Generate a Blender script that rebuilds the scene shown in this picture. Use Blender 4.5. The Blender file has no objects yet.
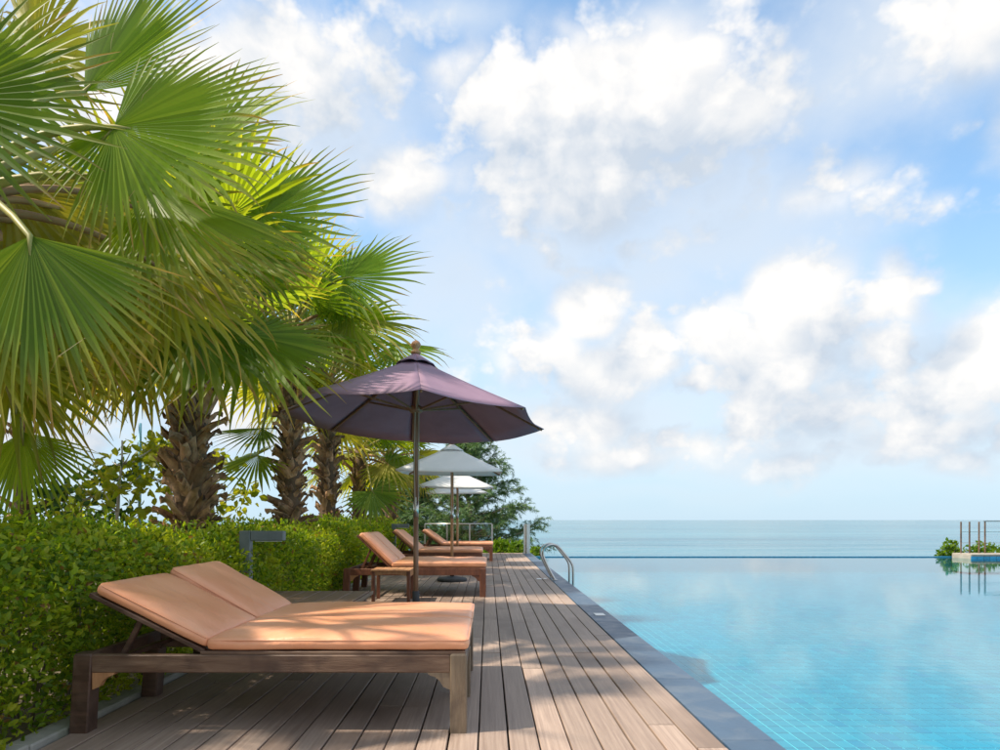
import bpy, bmesh, math, random
from mathutils import Vector, Matrix, noise as mnoise
R = math.radians
scn = bpy.context.scene
C = scn.collection

# ------------------------------------------------------------------ camera
CAM_H, FPX, VPX, HZY = 1.05, 650.0, 488.0, 520.0
cam_d = bpy.data.cameras.new('camera'); cam = bpy.data.objects.new('camera', cam_d); C.objects.link(cam)
cam.location = (0, 0, CAM_H); cam.rotation_euler = (R(90), 0, 0)
cam_d.sensor_width = 36.0; cam_d.lens = 36.0 * FPX / 1000.0
cam_d.shift_x = (500 - VPX) / 1000.0; cam_d.shift_y = (HZY - 375) / 1000.0
cam_d.clip_start = 0.05; cam_d.clip_end = 90000
scn.camera = cam
scn.view_settings.view_transform = 'Standard'; scn.view_settings.look = 'None'
scn.view_settings.gamma = 1.0; scn.view_settings.use_curve_mapping = False
scn.view_settings.exposure = 0.8
scn.cycles.max_bounces = 8; scn.cycles.diffuse_bounces = 4; scn.cycles.glossy_bounces = 3; scn.cycles.transmission_bounces = 4; scn.cycles.transparent_max_bounces = 8
scn.render.resolution_x = 1024; scn.render.resolution_y = 768

SUN_EL = R(53)
SUN_H = Vector((-0.965, -0.22)).normalized()
SUN_DIR = Vector((SUN_H.x * math.cos(SUN_EL), SUN_H.y * math.cos(SUN_EL), math.sin(SUN_EL)))

def at(px, py, d):
    return Vector(((px - VPX) * d / FPX, d, CAM_H + (HZY - py) * d / FPX))

# ------------------------------------------------------------------ node helpers
class NT:
    def __init__(s, tree): s.t = tree; s.n = tree.nodes; s.l = tree.links
    def new(s, typ, **kw):
        nd = s.n.new(typ)
        for k, v in kw.items(): setattr(nd, k, v)
        return nd
    def put(s, sock, v):
        if v is None: return
        if hasattr(v, 'is_output'): s.l.new(v, sock)
        else: sock.default_value = v
    def m(s, op, a, b=None, c=None, clamp=False):
        nd = s.new('ShaderNodeMath', operation=op, use_clamp=clamp)
        s.put(nd.inputs[0], a); s.put(nd.inputs[1], b)
        if c is not None: s.put(nd.inputs[2], c)
        return nd.outputs[0]
    def vm(s, op, a, b=None, scale=None):
        nd = s.new('ShaderNodeVectorMath', operation=op)
        s.put(nd.inputs[0], a); s.put(nd.inputs[1], b)
        if scale is not None: s.put(nd.inputs['Scale'], scale)
        return nd.outputs['Value'] if op in ('LENGTH', 'DOT_PRODUCT', 'DISTANCE') else nd.outputs[0]
    def mix(s, f, a, b, typ='RGBA', blend='MIX'):
        nd = s.new('ShaderNodeMix', data_type=typ)
        i = 0 if typ == 'FLOAT' else 6
        if typ == 'RGBA': nd.blend_type = blend
        s.put(nd.inputs[0], f)
        A, B = (nd.inputs[2], nd.inputs[3]) if typ == 'FLOAT' else (nd.inputs[6], nd.inputs[7])
        def col(v): return (*v, 1) if isinstance(v, tuple) and len(v) == 3 else v
        s.put(A, col(a)); s.put(B, col(b))
        return nd.outputs[0] if typ == 'FLOAT' else nd.outputs[2]
    def rng(s, v, a, b, c=0.0, d=1.0, smooth=False):
        nd = s.new('ShaderNodeMapRange', interpolation_type='SMOOTHSTEP' if smooth else 'LINEAR')
        s.put(nd.inputs[0], v); nd.inputs[1].default_value = a; nd.inputs[2].default_value = b
        nd.inputs[3].default_value = c; nd.inputs[4].default_value = d
        return nd.outputs[0]
    def noise(s, vec, scale, detail=4, rough=0.55, dist=0.0):
        nd = s.new('ShaderNodeTexNoise'); s.put(nd.inputs['Vector'], vec)
        nd.inputs['Scale'].default_value = scale; nd.inputs['Detail'].default_value = detail
        nd.inputs['Roughness'].default_value = rough; nd.inputs['Distortion'].default_value = dist
        return nd.outputs[0]

# ------------------------------------------------------------------ world: sky with cumulus
def build_world():
    w = bpy.data.worlds.new('World'); scn.world = w; w.use_nodes = True
    w.cycles.sampling_method = 'MANUAL'; w.cycles.sample_map_resolution = 256
    g = bpy.data.node_groups.new('cloud_density', 'ShaderNodeTree')
    g.interface.new_socket('Dir', in_out='INPUT', socket_type='NodeSocketVector')
    g.interface.new_socket('Heap', in_out='OUTPUT', socket_type='NodeSocketFloat')
    g.interface.new_socket('Sheet', in_out='OUTPUT', socket_type='NodeSocketFloat')
    T = NT(g)
    gi = T.new('NodeGroupInput'); go = T.new('NodeGroupOutput')
    d = T.vm('NORMALIZE', gi.outputs[0])
    # gentle warp so that the large masses lose their round outline
    wn = T.new('ShaderNodeTexNoise'); T.put(wn.inputs['Vector'], d)
    wn.inputs['Scale'].default_value = 5.0; wn.inputs['Detail'].default_value = 3
    wv = T.vm('SUBTRACT', wn.outputs['Color'], (0.5, 0.5, 0.5))
    dw = T.vm('ADD', d, T.vm('SCALE', wv, scale=0.08))
    sep = T.new('ShaderNodeSeparateXYZ'); T.put(sep.inputs[0], dw)
    az = T.m('ARCTAN2', sep.outputs[0], sep.outputs[1]); el = T.m('ARCSINE', sep.outputs[2])
    cv = T.new('ShaderNodeCombineXYZ'); T.put(cv.inputs[0], az); T.put(cv.inputs[1], el)
    # cloud masses as compass direction and height above the sea: firm cumulus heaps, and soft thin sheets
    heaps = [  # px, py, rx, ry, weight
        (520, 100, 75, 55, .95), (575, 95, 95, 62, 1.0), (650, 100, 110, 72, 1.05), (735, 110, 85, 42, .85), (590, 170, 110, 75, .75), (690, 55, 50, 35, .75),
        (585, 312, 36, 34, .95), (548, 352, 52, 38, .85), (600, 370, 60, 34, .8), (640, 362, 48, 36, .8), (712, 338, 50, 36, .85), (790, 305, 52, 44, .95), (770, 355, 95, 48, .9), (905, 292, 36, 36, .75), (880, 350, 60, 32, .6),
        (955, 385, 80, 45, .85), (1010, 350, 70, 55, .8), (830, 405, 120, 36, .75), (930, 430, 110, 32, .7), (560, 425, 70, 24, .55), (690, 440, 60, 18, .5), (790, 465, 40, 16, .7), (950, 468, 40, 14, .65), (620, 455, 50, 14, .5), (845, 190, 48, 26, .42), (395, 185, 42, 30, .6), (935, 197, 32, 13, .4),
        (290, 60, 110, 85, .8), (150, 100, 150, 120, .7), (985, 15, 130, 75, .75), (1070, 110, 110, 60, .7), (250, 400, 130, 50, .7), (40, 360, 160, 110, .7)]
    sheets = [
        (720, 235, 160, 85, .9), (560, 260, 90, 65, .8), (880, 60, 170, 95, .9), (330, 130, 110, 90, .8), (450, 280, 100, 90, .85), (660, 290, 110, 50, .7),
        (620, 415, 170, 45, .9), (800, 450, 220, 40, .9), (560, 455, 160, 28, .8), (960, 470, 120, 26, .8), (700, 492, 220, 14, .6), (880, 330, 120, 50, .7), (460, 15, 70, 22, .5), (680, 12, 90, 26, .6)]
    def field(lst, k):
        acc = None
        for (px, py, rx, ry, wt) in lst:
            u, v = (px - VPX) / FPX, (HZY - py) / FPX
            a = math.atan(u); e = math.atan(v * math.cos(a)); ca = math.cos(a)
            sx = 1.15 * rx / FPX * ca * ca; sy = 1.2 * ry / FPX * ca * math.cos(e) ** 2
            q = T.vm('MULTIPLY', T.vm('SUBTRACT', cv.outputs[0], (a, e, 0)), (1 / sx, 1 / sy, 0))
            b = T.m('MULTIPLY', T.m('SUBTRACT', 1.0, T.vm('LENGTH', q)), wt)
            acc = b if acc is None else T.m('SMOOTH_MAX', acc, b, k)
        return acc
    # the rest of the sky carries the same broken cumulus
    ln = T.noise(T.vm('MULTIPLY', d, (1.0, 1.0, 1.7)), 2.6, 2, 0.5)
    gen = T.m('MULTIPLY', T.m('SUBTRACT', ln, 0.45), 4.2)
    inview = T.m('MULTIPLY', T.rng(T.m('ABSOLUTE', az), .62, .85, 1, 0, True), T.rng(el, .62, .85, 1, 0, True))
    gen = T.m('SUBTRACT', gen, T.m('MULTIPLY', inview, 3.0))
    st = T.vm('MULTIPLY', d, (1.0, 1.0, 1.25))
    n1 = T.noise(st, 7.5, 8, 0.57, 0.0); n2 = T.noise(st, 15.0, 4, 0.5, 0.0)
    bill = T.m('SUBTRACT', T.m('ABSOLUTE', T.m('SUBTRACT', n2, 0.5)), 0.09)
    nf = T.m('ADD', T.m('MULTIPLY', T.m('SUBTRACT', n1, 0.455), 1.55), T.m('MULTIPLY', bill, 1.9))
    heap = T.m('ADD', T.m('MAXIMUM', T.m('MAXIMUM', field(heaps, .14), -1.2), gen), nf)
    sheet = T.m('ADD', T.m('MAXIMUM', T.m('MAXIMUM', field(sheets, .25), -1.2), T.m('ADD', gen, .3)), T.m('MULTIPLY', T.m('SUBTRACT', n1, 0.45), 1.1))
    T.put(go.inputs[0], heap); T.put(go.inputs[1], sheet)

    t = NT(w.node_tree)
    for n_ in list(t.n): t.n.remove(n_)
    tc = t.new('ShaderNodeTexCoord'); dirv = t.vm('NORMALIZE', tc.outputs['Generated'])
    sky = t.new('ShaderNodeTexSky', sky_type='NISHITA'); sky.sun_disc = False
    sky.sun_elevation = SUN_EL; sky.sun_rotation = math.atan2(SUN_H.x, SUN_H.y)
    sky.altitude = 0; sky.air_density = 1.0; sky.dust_density = 0.6; sky.ozone_density = 2.5
    g1 = t.new('ShaderNodeGroup'); g1.node_tree = g; t.put(g1.inputs[0], dirv)
    off = (-0.045, 0.0, 0.07)
    g2 = t.new('ShaderNodeGroup'); g2.node_tree = g; t.put(g2.inputs[0], t.vm('ADD', dirv, off))
    D, D2 = g1.outputs[0], g2.outputs[0]
    alpha = t.rng(D, -0.20, 0.46, 0, .96, True)
    fn = t.m('MULTIPLY', t.m('SUBTRACT', t.noise(dirv, 11.0, 5, .58, .6), .5), 1.3)
    lit = t.m('ADD', t.m('MULTIPLY', t.m('SUBTRACT', D, D2), 0.80), t.m('ADD', 0.45, fn), clamp=True)
    cloud = t.mix(lit, (4.2, 4.75, 5.45), (7.25, 7.05, 6.8))
    sepd = t.new('ShaderNodeSeparateXYZ'); t.put(sepd.inputs[0], dirv)
    blue = t.mix(1.0, sky.outputs[0], (.92, 1.58, 1.75), blend='MULTIPLY')
    blue = t.mix(0.16, blue, (6.6, 7.3, 7.9))
    hz = t.rng(sepd.outputs[2], 0.0, 0.50, 0.92, 0.0, True)
    blue = t.mix(hz, blue, (4.35, 5.5, 6.5))
    fade = t.rng(sepd.outputs[2], 0.0, 0.11, 0.15, 1.0, True)
    sa = t.m('MULTIPLY', t.rng(g1.outputs[1], -0.25, 0.85, 0, .74, True), fade)
    blue = t.mix(sa, blue, t.mix(t.rng(g1.outputs[1], 0.1, 0.9), (6.3, 6.6, 6.9), (5.3, 5.8, 6.35)))
    alpha = t.m('MULTIPLY', alpha, fade)
    col = t.mix(alpha, blue, cloud)
    bg = t.new('ShaderNodeBackground'); t.put(bg.inputs[0], col); bg.inputs[1].default_value = 0.085
    out = t.new('ShaderNodeOutputWorld'); t.l.new(bg.outputs[0], out.inputs[0])
build_world()

sd = bpy.data.lights.new('sun', 'SUN'); sun = bpy.data.objects.new('sun', sd); C.objects.link(sun)
sd.energy = 3.8; sd.angle = R(1.3); sd.color = (1.0, 0.88, 0.72)
sun.rotation_euler = SUN_DIR.to_track_quat('Z', 'Y').to_euler(); sun.location = (-20, -5, 20)

# ------------------------------------------------------------------ materials
def base_mat(name):
    m = bpy.data.materials.new(name); m.use_nodes = True
    t = NT(m.node_tree); b = t.n['Principled BSDF']
    return m, t, b

def pmat(name, c1, c2, scale=6, rough=0.6, r2=None, stretch=(1, 1, 1), bump=0.0, bscale=None, detail=5, spec=0.5, metal=0.0, vary=0.15, dist=0.3, stain=None, stain_scale=1.5, coat=0.0):
    m, t, b = base_mat(name)
    tc = t.new('ShaderNodeTexCoord'); oi = t.new('ShaderNodeObjectInfo')
    v = t.vm('ADD', tc.outputs['Object'], t.vm('SCALE', (13.1, 7.7, 3.3), scale=t.m('MULTIPLY', oi.outputs['Random'], 10)))
    vs = t.vm('MULTIPLY', v, stretch)
    n = t.noise(vs, scale, detail, 0.6, dist)
    f = t.rng(n, 0.3, 0.7, 0, 1)
    col = t.mix(f, c1, c2)
    if stain:
        s = t.rng(t.noise(v, stain_scale, 4, 0.6, .5), 0.48, 0.68, 0, 1, True)
        col = t.mix(t.m('MULTIPLY', s, 0.75), col, stain)
    if vary:
        hsv = t.new('ShaderNodeHueSaturation'); t.put(hsv.inputs['Color'], col)
        t.put(hsv.inputs['Value'], t.rng(oi.outputs['Random'], 0, 1, 1 - vary, 1 + vary))
        col = hsv.outputs[0]
    t.put(b.inputs['Base Color'], col)
    t.put(b.inputs['Roughness'], t.rng(n, 0.3, 0.7, rough, r2 if r2 is not None else rough))
    b.inputs['Specular IOR Level'].default_value = spec; b.inputs['Metallic'].default_value = metal
    b.inputs['Coat Weight'].default_value = coat
    if bump:
        bn = t.new('ShaderNodeBump'); bn.inputs['Strength'].default_value = bump; bn.inputs['Distance'].default_value = 0.01
        t.put(bn.inputs['Height'], t.noise(vs, bscale or scale * 3, 6, 0.6, dist)); t.put(b.inputs['Normal'], bn.outputs[0])
    return m

def leaf_mat(name, cols, tip=None, clump=None, trans=0.45, rough=0.45, island=True, tcol=None, spec=0.25):
    """foliage: colour varies per leaf / per frond, some of the light comes through"""
    m, t, b = base_mat(name)
    out = t.n['Material Output']
    if island:
        rnd = t.new('ShaderNodeNewGeometry').outputs['Random Per Island']
    else:
        rnd = t.new('ShaderNodeObjectInfo').outputs['Random']
    cr = t.new('ShaderNodeValToRGB'); t.put(cr.inputs[0], rnd)
    el = cr.color_ramp.elements
    while len(el) < len(cols): el.new(0.5)
    for i, c in enumerate(cols): el[i].position = i / max(1, len(cols) - 1); el[i].color = (*c, 1)
    col = cr.outputs[0]
    if clump:      # patches of fresh yellow growth and of older dark growth
        pc = t.new('ShaderNodeTexCoord').outputs['Object']
        cn = t.noise(pc, 2.4, 4, .6, .4)
        col = t.mix(t.rng(cn, .50, .68, 0, .75, True), col, clump)
        col = t.mix(t.rng(cn, .46, .32, 0, .45, True), col, (.05, .10, .014))
        dn = t.m('GREATER_THAN', rnd, .975); col = t.mix(dn, col, (.22, .13, .045))
    if tip:
        a = t.new('ShaderNodeAttribute', attribute_name='along')
        gi = t.new('ShaderNodeNewGeometry').outputs['Random Per Island']
        f = t.m('ADD', t.rng(a.outputs['Fac'], 0.45, 1.0, 0, 0.75, True), t.m('MULTIPLY', t.m('SUBTRACT', gi, .5), .45))
        f = t.m('MULTIPLY', f, 1.0, clamp=True)
        col = t.mix(f, col, tip)
        br = t.m('MULTIPLY', t.rng(a.outputs['Fac'], .70, .95, 0, 1, True), t.rng(t.m('FRACT', t.m('MULTIPLY', gi, 7.31)), .45, .7, 0, .85))
        col = t.mix(br, col, (.27, .17, .075))
        # streaks along each segment
        hv = t.new('ShaderNodeHueSaturation'); t.put(hv.inputs['Color'], col)
        t.put(hv.inputs['Value'], t.rng(gi, 0, 1, 0.75, 1.25)); col = hv.outputs[0]
    t.put(b.inputs['Base Color'], col); b.inputs['Roughness'].default_value = rough; b.inputs['Specular IOR Level'].default_value = spec
    tr = t.new('ShaderNodeBsdfTranslucent')
    tcl = t.mix(1.0, col, tcol or (1.5, 1.35, 0.5), blend='MULTIPLY'); t.put(tr.inputs[0], tcl)
    mx = t.new('ShaderNodeMixShader'); mx.inputs[0].default_value = trans
    t.l.new(b.outputs[0], mx.inputs[1]); t.l.new(tr.outputs[0], mx.inputs[2]); t.l.new(mx.outputs[0], out.inputs[0])
    return m

M = {}
M['plank'] = pmat('deck_wood', (.265, .19, .15), (.41, .315, .255), 5, .50, .68, (14, .9, 14), .25, 24, vary=.17, stain=(.18, .128, .10), stain_scale=1.1)
M['subdeck'] = pmat('deck_joist', (.03, .025, .02), (.05, .04, .03), 5, .9)
M['coping'] = pmat('slate_coping', (.042, .082, .140), (.07, .118, .185), 7, .34, .55, (1, 1, 1), .12, 40, vary=.05, spec=.4, stain=(.11, .145, .19), stain_scale=2.2)
M['kerb'] = pmat('concrete_kerb', (.30, .30, .27), (.42, .41, .37), 9, .85, bump=.3, vary=.1, stain=(.2, .22, .15))
M['soil'] = pmat('soil', (.09, .07, .045), (.16, .13, .08), 4, .95, bump=.5)
M['dark_wood'] = pmat('dark_stained_wood', (.040, .020, .013), (.11, .055, .034), 5, .38, .6, (1.2, 9, 9), .2, 20, vary=.12, stain=(.17, .11, .08), stain_scale=2.4)
M['grey_wood'] = pmat('weathered_wood', (.14, .10, .065), (.24, .18, .12), 6, .55, .7, (9, 9, 1.2), .25, 20, vary=.12, stain=(.10, .07, .05), stain_scale=4)
M['rail_wood'] = pmat('worn_rail_wood', (.085, .042, .026), (.20, .125, .08), 4, .42, .6, (1.0, 9, 9), .25, 18, vary=.1, stain=(.055, .03, .022), stain_scale=2.6)
M['red_wood'] = pmat('red_brown_wood', (.10, .034, .018), (.19, .07, .035), 6, .38, .55, (6, 6, 1.2), .2, 20, vary=.15)
M['teak'] = pmat('oiled_teak', (.34, .16, .07), (.50, .26, .125), 6, .45, .6, (8, 8, 1), .2, 20, vary=.12)
M['pole_wood'] = pmat('umbrella_pole_wood', (.17, .085, .045), (.28, .15, .085), 6, .4, .55, (9, 9, 1), .15, 20, vary=.1)
M['table_wood'] = pmat('table_top_wood', (.13, .08, .052), (.22, .14, .095), 5, .45, .65, (1.2, 12, 9), .25, 20, vary=.1)
M['steel'] = pmat('brushed_steel', (.5, .48, .45), (.62, .6, .57), 20, .25, .38, metal=1.0, vary=.0)
M['grey_metal'] = pmat('painted_grey_metal', (.12, .15, .165), (.17, .20, .215), 9, .42, .55, vary=.05)
M['black_base'] = pmat('black_concrete', (.02, .022, .026), (.05, .052, .058), 12, .6, .75, bump=.2)
M['white_plate'] = pmat('white_plate', (.72, .72, .70), (.82, .82, .8), 30, .4, vary=0)
M['blue_paint'] = pmat('blue_paint', (.16, .42, .66), (.22, .5, .74), 10, .5, vary=0)
M['pool_edge'] = pmat('dark_blue_tile', (.005, .13, .26), (.015, .20, .36), 12, .2, .3, vary=.2)
M['grout'] = pmat('pool_grout', (.45, .74, .80), (.52, .80, .85), 8, .8, vary=0)
M['lining'] = pmat('pool_lining', (.03, .27, .38), (.05, .30, .42), 10, .5, vary=0)
M['trunk_core'] = pmat('palm_trunk_core', (.07, .045, .028), (.14, .09, .055), 9, .9, bump=.6, vary=.1)
M['boot'] = pmat('palm_leaf_base', (.19, .105, .055), (.46, .28, .155), 7, .8, .9, (3, 3, 1), .5, 18, vary=.45, stain=(.055, .04, .03), stain_scale=9)
M['bark'] = pmat('grey_bark', (.16, .13, .10), (.30, .25, .2), 10, .9, bump=.6)
M['pale_bark'] = pmat('pale_bark', (.38, .34, .29), (.55, .5, .44), 10, .9, bump=.4)
M['cord'] = pmat('cord', (.45, .42, .36), (.55, .5, .44), 10, .8, vary=0)
M['sand'] = pmat('sand', (.38, .31, .22), (.48, .40, .29), 6, .95, bump=.3)
M['beige_stone'] = pmat('beige_stone', (.30, .26, .21), (.40, .35, .29), 6, .7, bump=.2)

M['frond'] = leaf_mat('palm_frond', [(.075, .15, .018), (.115, .205, .018), (.16, .245, .022), (.085, .17, .035)], tip=(.22, .23, .05), trans=.54, island=False, tcol=(2.7, 2.2, .5))
M['frond_old'] = leaf_mat('old_palm_frond', [(.19, .24, .03), (.24, .27, .035), (.31, .30, .055), (.20, .25, .03)], tip=(.33, .28, .09), trans=.52, island=False, tcol=(2.2, 1.9, .45))
M['petiole'] = pmat('petiole', (.22, .22, .05), (.36, .31, .08), 5, .5, vary=.25)
M['petiole_old'] = pmat('dry_petiole', (.22, .12, .05), (.33, .2, .09), 5, .7, vary=.25)
M['hedge'] = leaf_mat('hedge_leaf', [(.06, .12, .014), (.13, .225, .018), (.20, .30, .02), (.27, .35, .026), (.35, .38, .04)], clump=(.38, .41, .035), trans=.46, rough=.38, tcol=(2.0, 1.9, .5))
M['shrub'] = leaf_mat('shrub_leaf', [(.06, .14, .012), (.11, .20, .015), (.17, .25, .02)], trans=.45, tcol=(1.9, 1.8, .5))
M['sapling'] = leaf_mat('sapling_leaf', [(.16, .22, .015), (.25, .28, .02), (.33, .33, .03), (.12, .17, .02)], trans=.5, tcol=(1.7, 1.6, .5))
M['sapling_dark'] = leaf_mat('sapling_dark_leaf', [(.03, .08, .02), (.05, .11, .025), (.07, .14, .03)], trans=.35)
M['needle'] = leaf_mat('casuarina_needle', [(.04, .11, .05), (.07, .15, .055), (.11, .19, .06), (.15, .20, .055)], trans=.25, tcol=(1.5, 1.5, .7))

def cushion_mat():
    m, t, b = base_mat('tan_vinyl')
    tc = t.new('ShaderNodeTexCoord'); oi = t.new('ShaderNodeObjectInfo')
    v = t.vm('ADD', tc.outputs['Object'], t.vm('SCALE', (9.1, 5.7, 3.3), scale=t.m('MULTIPLY', oi.outputs['Random'], 10)))
    n = t.noise(v, 2.2, 5, .6, .4)
    col = t.mix(t.rng(n, .3, .7), (.70, .29, .145), (.80, .40, .235))
    t.put(b.inputs['Base Color'], col); t.put(b.inputs['Roughness'], t.rng(n, .3, .7, .30, .46))
    b.inputs['Specular IOR Level'].default_value = .5
    fine = t.noise(v, 260, 2, .5); soft = t.noise(t.vm('MULTIPLY', v, (2.6, 3.6, 3)), 1.5, 4, .5, 1.0)
    h = t.m('ADD', t.m('MULTIPLY', fine, .03), t.m('MULTIPLY', soft, 1.0))
    bn = t.new('ShaderNodeBump'); bn.inputs['Strength'].default_value = .6; bn.inputs['Distance'].default_value = .02
    t.put(bn.inputs['Height'], h); t.put(b.inputs['Normal'], bn.outputs[0])
    return m
M['cushion'] = cushion_mat()

def cloth_mat(name, c1, c2, trans, rough=.75, sheen=.2, tc_=(1, 1, 1)):
    m, t, b = base_mat(name); out = t.n['Material Output']
    tc = t.new('ShaderNodeTexCoord')
    n = t.noise(tc.outputs['Object'], 2.5, 5, .6, .3)
    col = t.mix(t.rng(n, .3, .7), c1, c2)
    t.put(b.inputs['Base Color'], col); b.inputs['Roughness'].default_value = rough
    b.inputs['Sheen Weight'].default_value = sheen; b.inputs['Sheen Roughness'].default_value = .4
    bn = t.new('ShaderNodeBump'); bn.inputs['Strength'].default_value = .25; bn.inputs['Distance'].default_value = .01
    t.put(bn.inputs['Height'], t.noise(tc.outputs['Object'], 4, 4, .5, 1.0)); t.put(b.inputs['Normal'], bn.outputs[0])
    tr = t.new('ShaderNodeBsdfTranslucent'); t.put(tr.inputs[0], t.mix(1.0, col, tc_, blend='MULTIPLY'))
    mx = t.new('ShaderNodeMixShader'); mx.inputs[0].default_value = trans
    t.l.new(b.outputs[0], mx.inputs[1]); t.l.new(tr.outputs[0], mx.inputs[2]); t.l.new(mx.outputs[0], out.inputs[0])
    return m
M['purple_cloth'] = cloth_mat('aubergine_cloth', (.22, .135, .20), (.30, .19, .27), .02, .62, .0)
M['white_cloth'] = cloth_mat('white_cloth', (.80, .81, .82), (.88, .88, .88), .28)

def tile_mat():
    m, t, b = base_mat('turquoise_tile')
    g = t.new('ShaderNodeNewGeometry').outputs['Random Per Island']
    oi = t.new('ShaderNodeAttribute', attribute_name='shade'); 
    g = oi.outputs['Fac']
    cr = t.new('ShaderNodeValToRGB'); t.put(cr.inputs[0], g); cr.color_ramp.interpolation = 'LINEAR'
    el = cr.color_ramp.elements
    el.new(.5); el.new(.9); el.new(.93)
    for e, (p, c) in zip(el, [(0, (.002, .215, .335)), (.5, (.003, .24, .365)), (.9, (.006, .27, .40)), (.93, (.002, .195, .335)), (1, (.003, .215, .36))]):
        e.position = p; e.color = (*c, 1)
    t.put(b.inputs['Base Color'], cr.outputs[0]); b.inputs['Roughness'].default_value = .5
    return m
M['tile'] = tile_mat()

def water_mat(name, tint, ior, bump, scale, stretch, rough=0.0, depth_col=None):
    m, t, b = base_mat(name); out = t.n['Material Output']
    tc = t.new('ShaderNodeTexCoord')
    v = t.vm('MULTIPLY', tc.outputs['Object'], stretch)
    h = t.m('ADD', t.noise(v, scale, 4, .5, .4), t.m('MULTIPLY', t.noise(v, scale * 4.3, 3, .5, .3), .25))
    bn = t.new('ShaderNodeBump'); bn.inputs['Strength'].default_value = bump; bn.inputs['Distance'].default_value = .02
    t.put(bn.inputs['Height'], h)
    ge = t.new('ShaderNodeNewGeometry'); cs = t.m('ABSOLUTE', t.vm('DOT_PRODUCT', ge.outputs['Incoming'], bn.outputs[0]))
    fz = t.m('ADD', .02, t.m('MULTIPLY', .98, t.m('POWER', t.m('SUBTRACT', 1.0, cs, clamp=True), 5.0)))   # Schlick, alike from both sides
    gl = t.new('ShaderNodeBsdfGlossy'); gl.inputs['Roughness'].default_value = rough; t.put(gl.inputs['Normal'], bn.outputs[0])
    tr = t.new('ShaderNodeBsdfTransparent'); tr.inputs[0].default_value = (*tint, 1)
    mx = t.new('ShaderNodeMixShader'); t.put(mx.inputs[0], fz)
    t.l.new(tr.outputs[0], mx.inputs[1]); t.l.new(gl.outputs[0], mx.inputs[2]); t.l.new(mx.outputs[0], out.inputs[0])
    return m
M['pool_water'] = water_mat('pool_water', (.42, .98, 1.0), 1.33, .06, 2.0, (1.0, 1.6, 1))

def sea_mat():
    m, t, b = base_mat('sea_water')
    tc = t.new('ShaderNodeTexCoord')
    v = t.vm('MULTIPLY', tc.outputs['Object'], (.35, 1.0, 1))
    n = t.noise(v, .16, 6, .62, .5); n2 = t.noise(t.vm('MULTIPLY', tc.outputs['Object'], (.05, .45, 1)), .09, 5, .6, .3)
    col = t.mix(t.rng(n2, .35, .65), (.02, .125, .19), (.07, .235, .305))
    t.put(b.inputs['Base Color'], col); b.inputs['Roughness'].default_value = .18; b.inputs['IOR'].default_value = 1.33; b.inputs['Specular IOR Level'].default_value = .35
    bn = t.new('ShaderNodeBump'); bn.inputs['Strength'].default_value = .9; bn.inputs['Distance'].default_value = 1.1
    t.put(bn.inputs['Height'], n); t.put(b.inputs['Normal'], bn.outputs[0])
    return m
M['sea'] = sea_mat()

def glass_mat():
    m, t, b = base_mat('clear_glass'); out = t.n['Material Output']
    fr = t.new('ShaderNodeFresnel'); fr.inputs[0].default_value = 1.45
    gl = t.new('ShaderNodeBsdfGlossy'); gl.inputs['Roughness'].default_value = .02
    tr = t.new('ShaderNodeBsdfTransparent'); tr.inputs[0].default_value = (.86, .92, .90, 1)
    mx = t.new('ShaderNodeMixShader'); t.put(mx.inputs[0], fr.outputs[0])
    t.l.new(tr.outputs[0], mx.inputs[1]); t.l.new(gl.outputs[0], mx.inputs[2]); t.l.new(mx.outputs[0], out.inputs[0])
    return m
M['glass'] = glass_mat()

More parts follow.
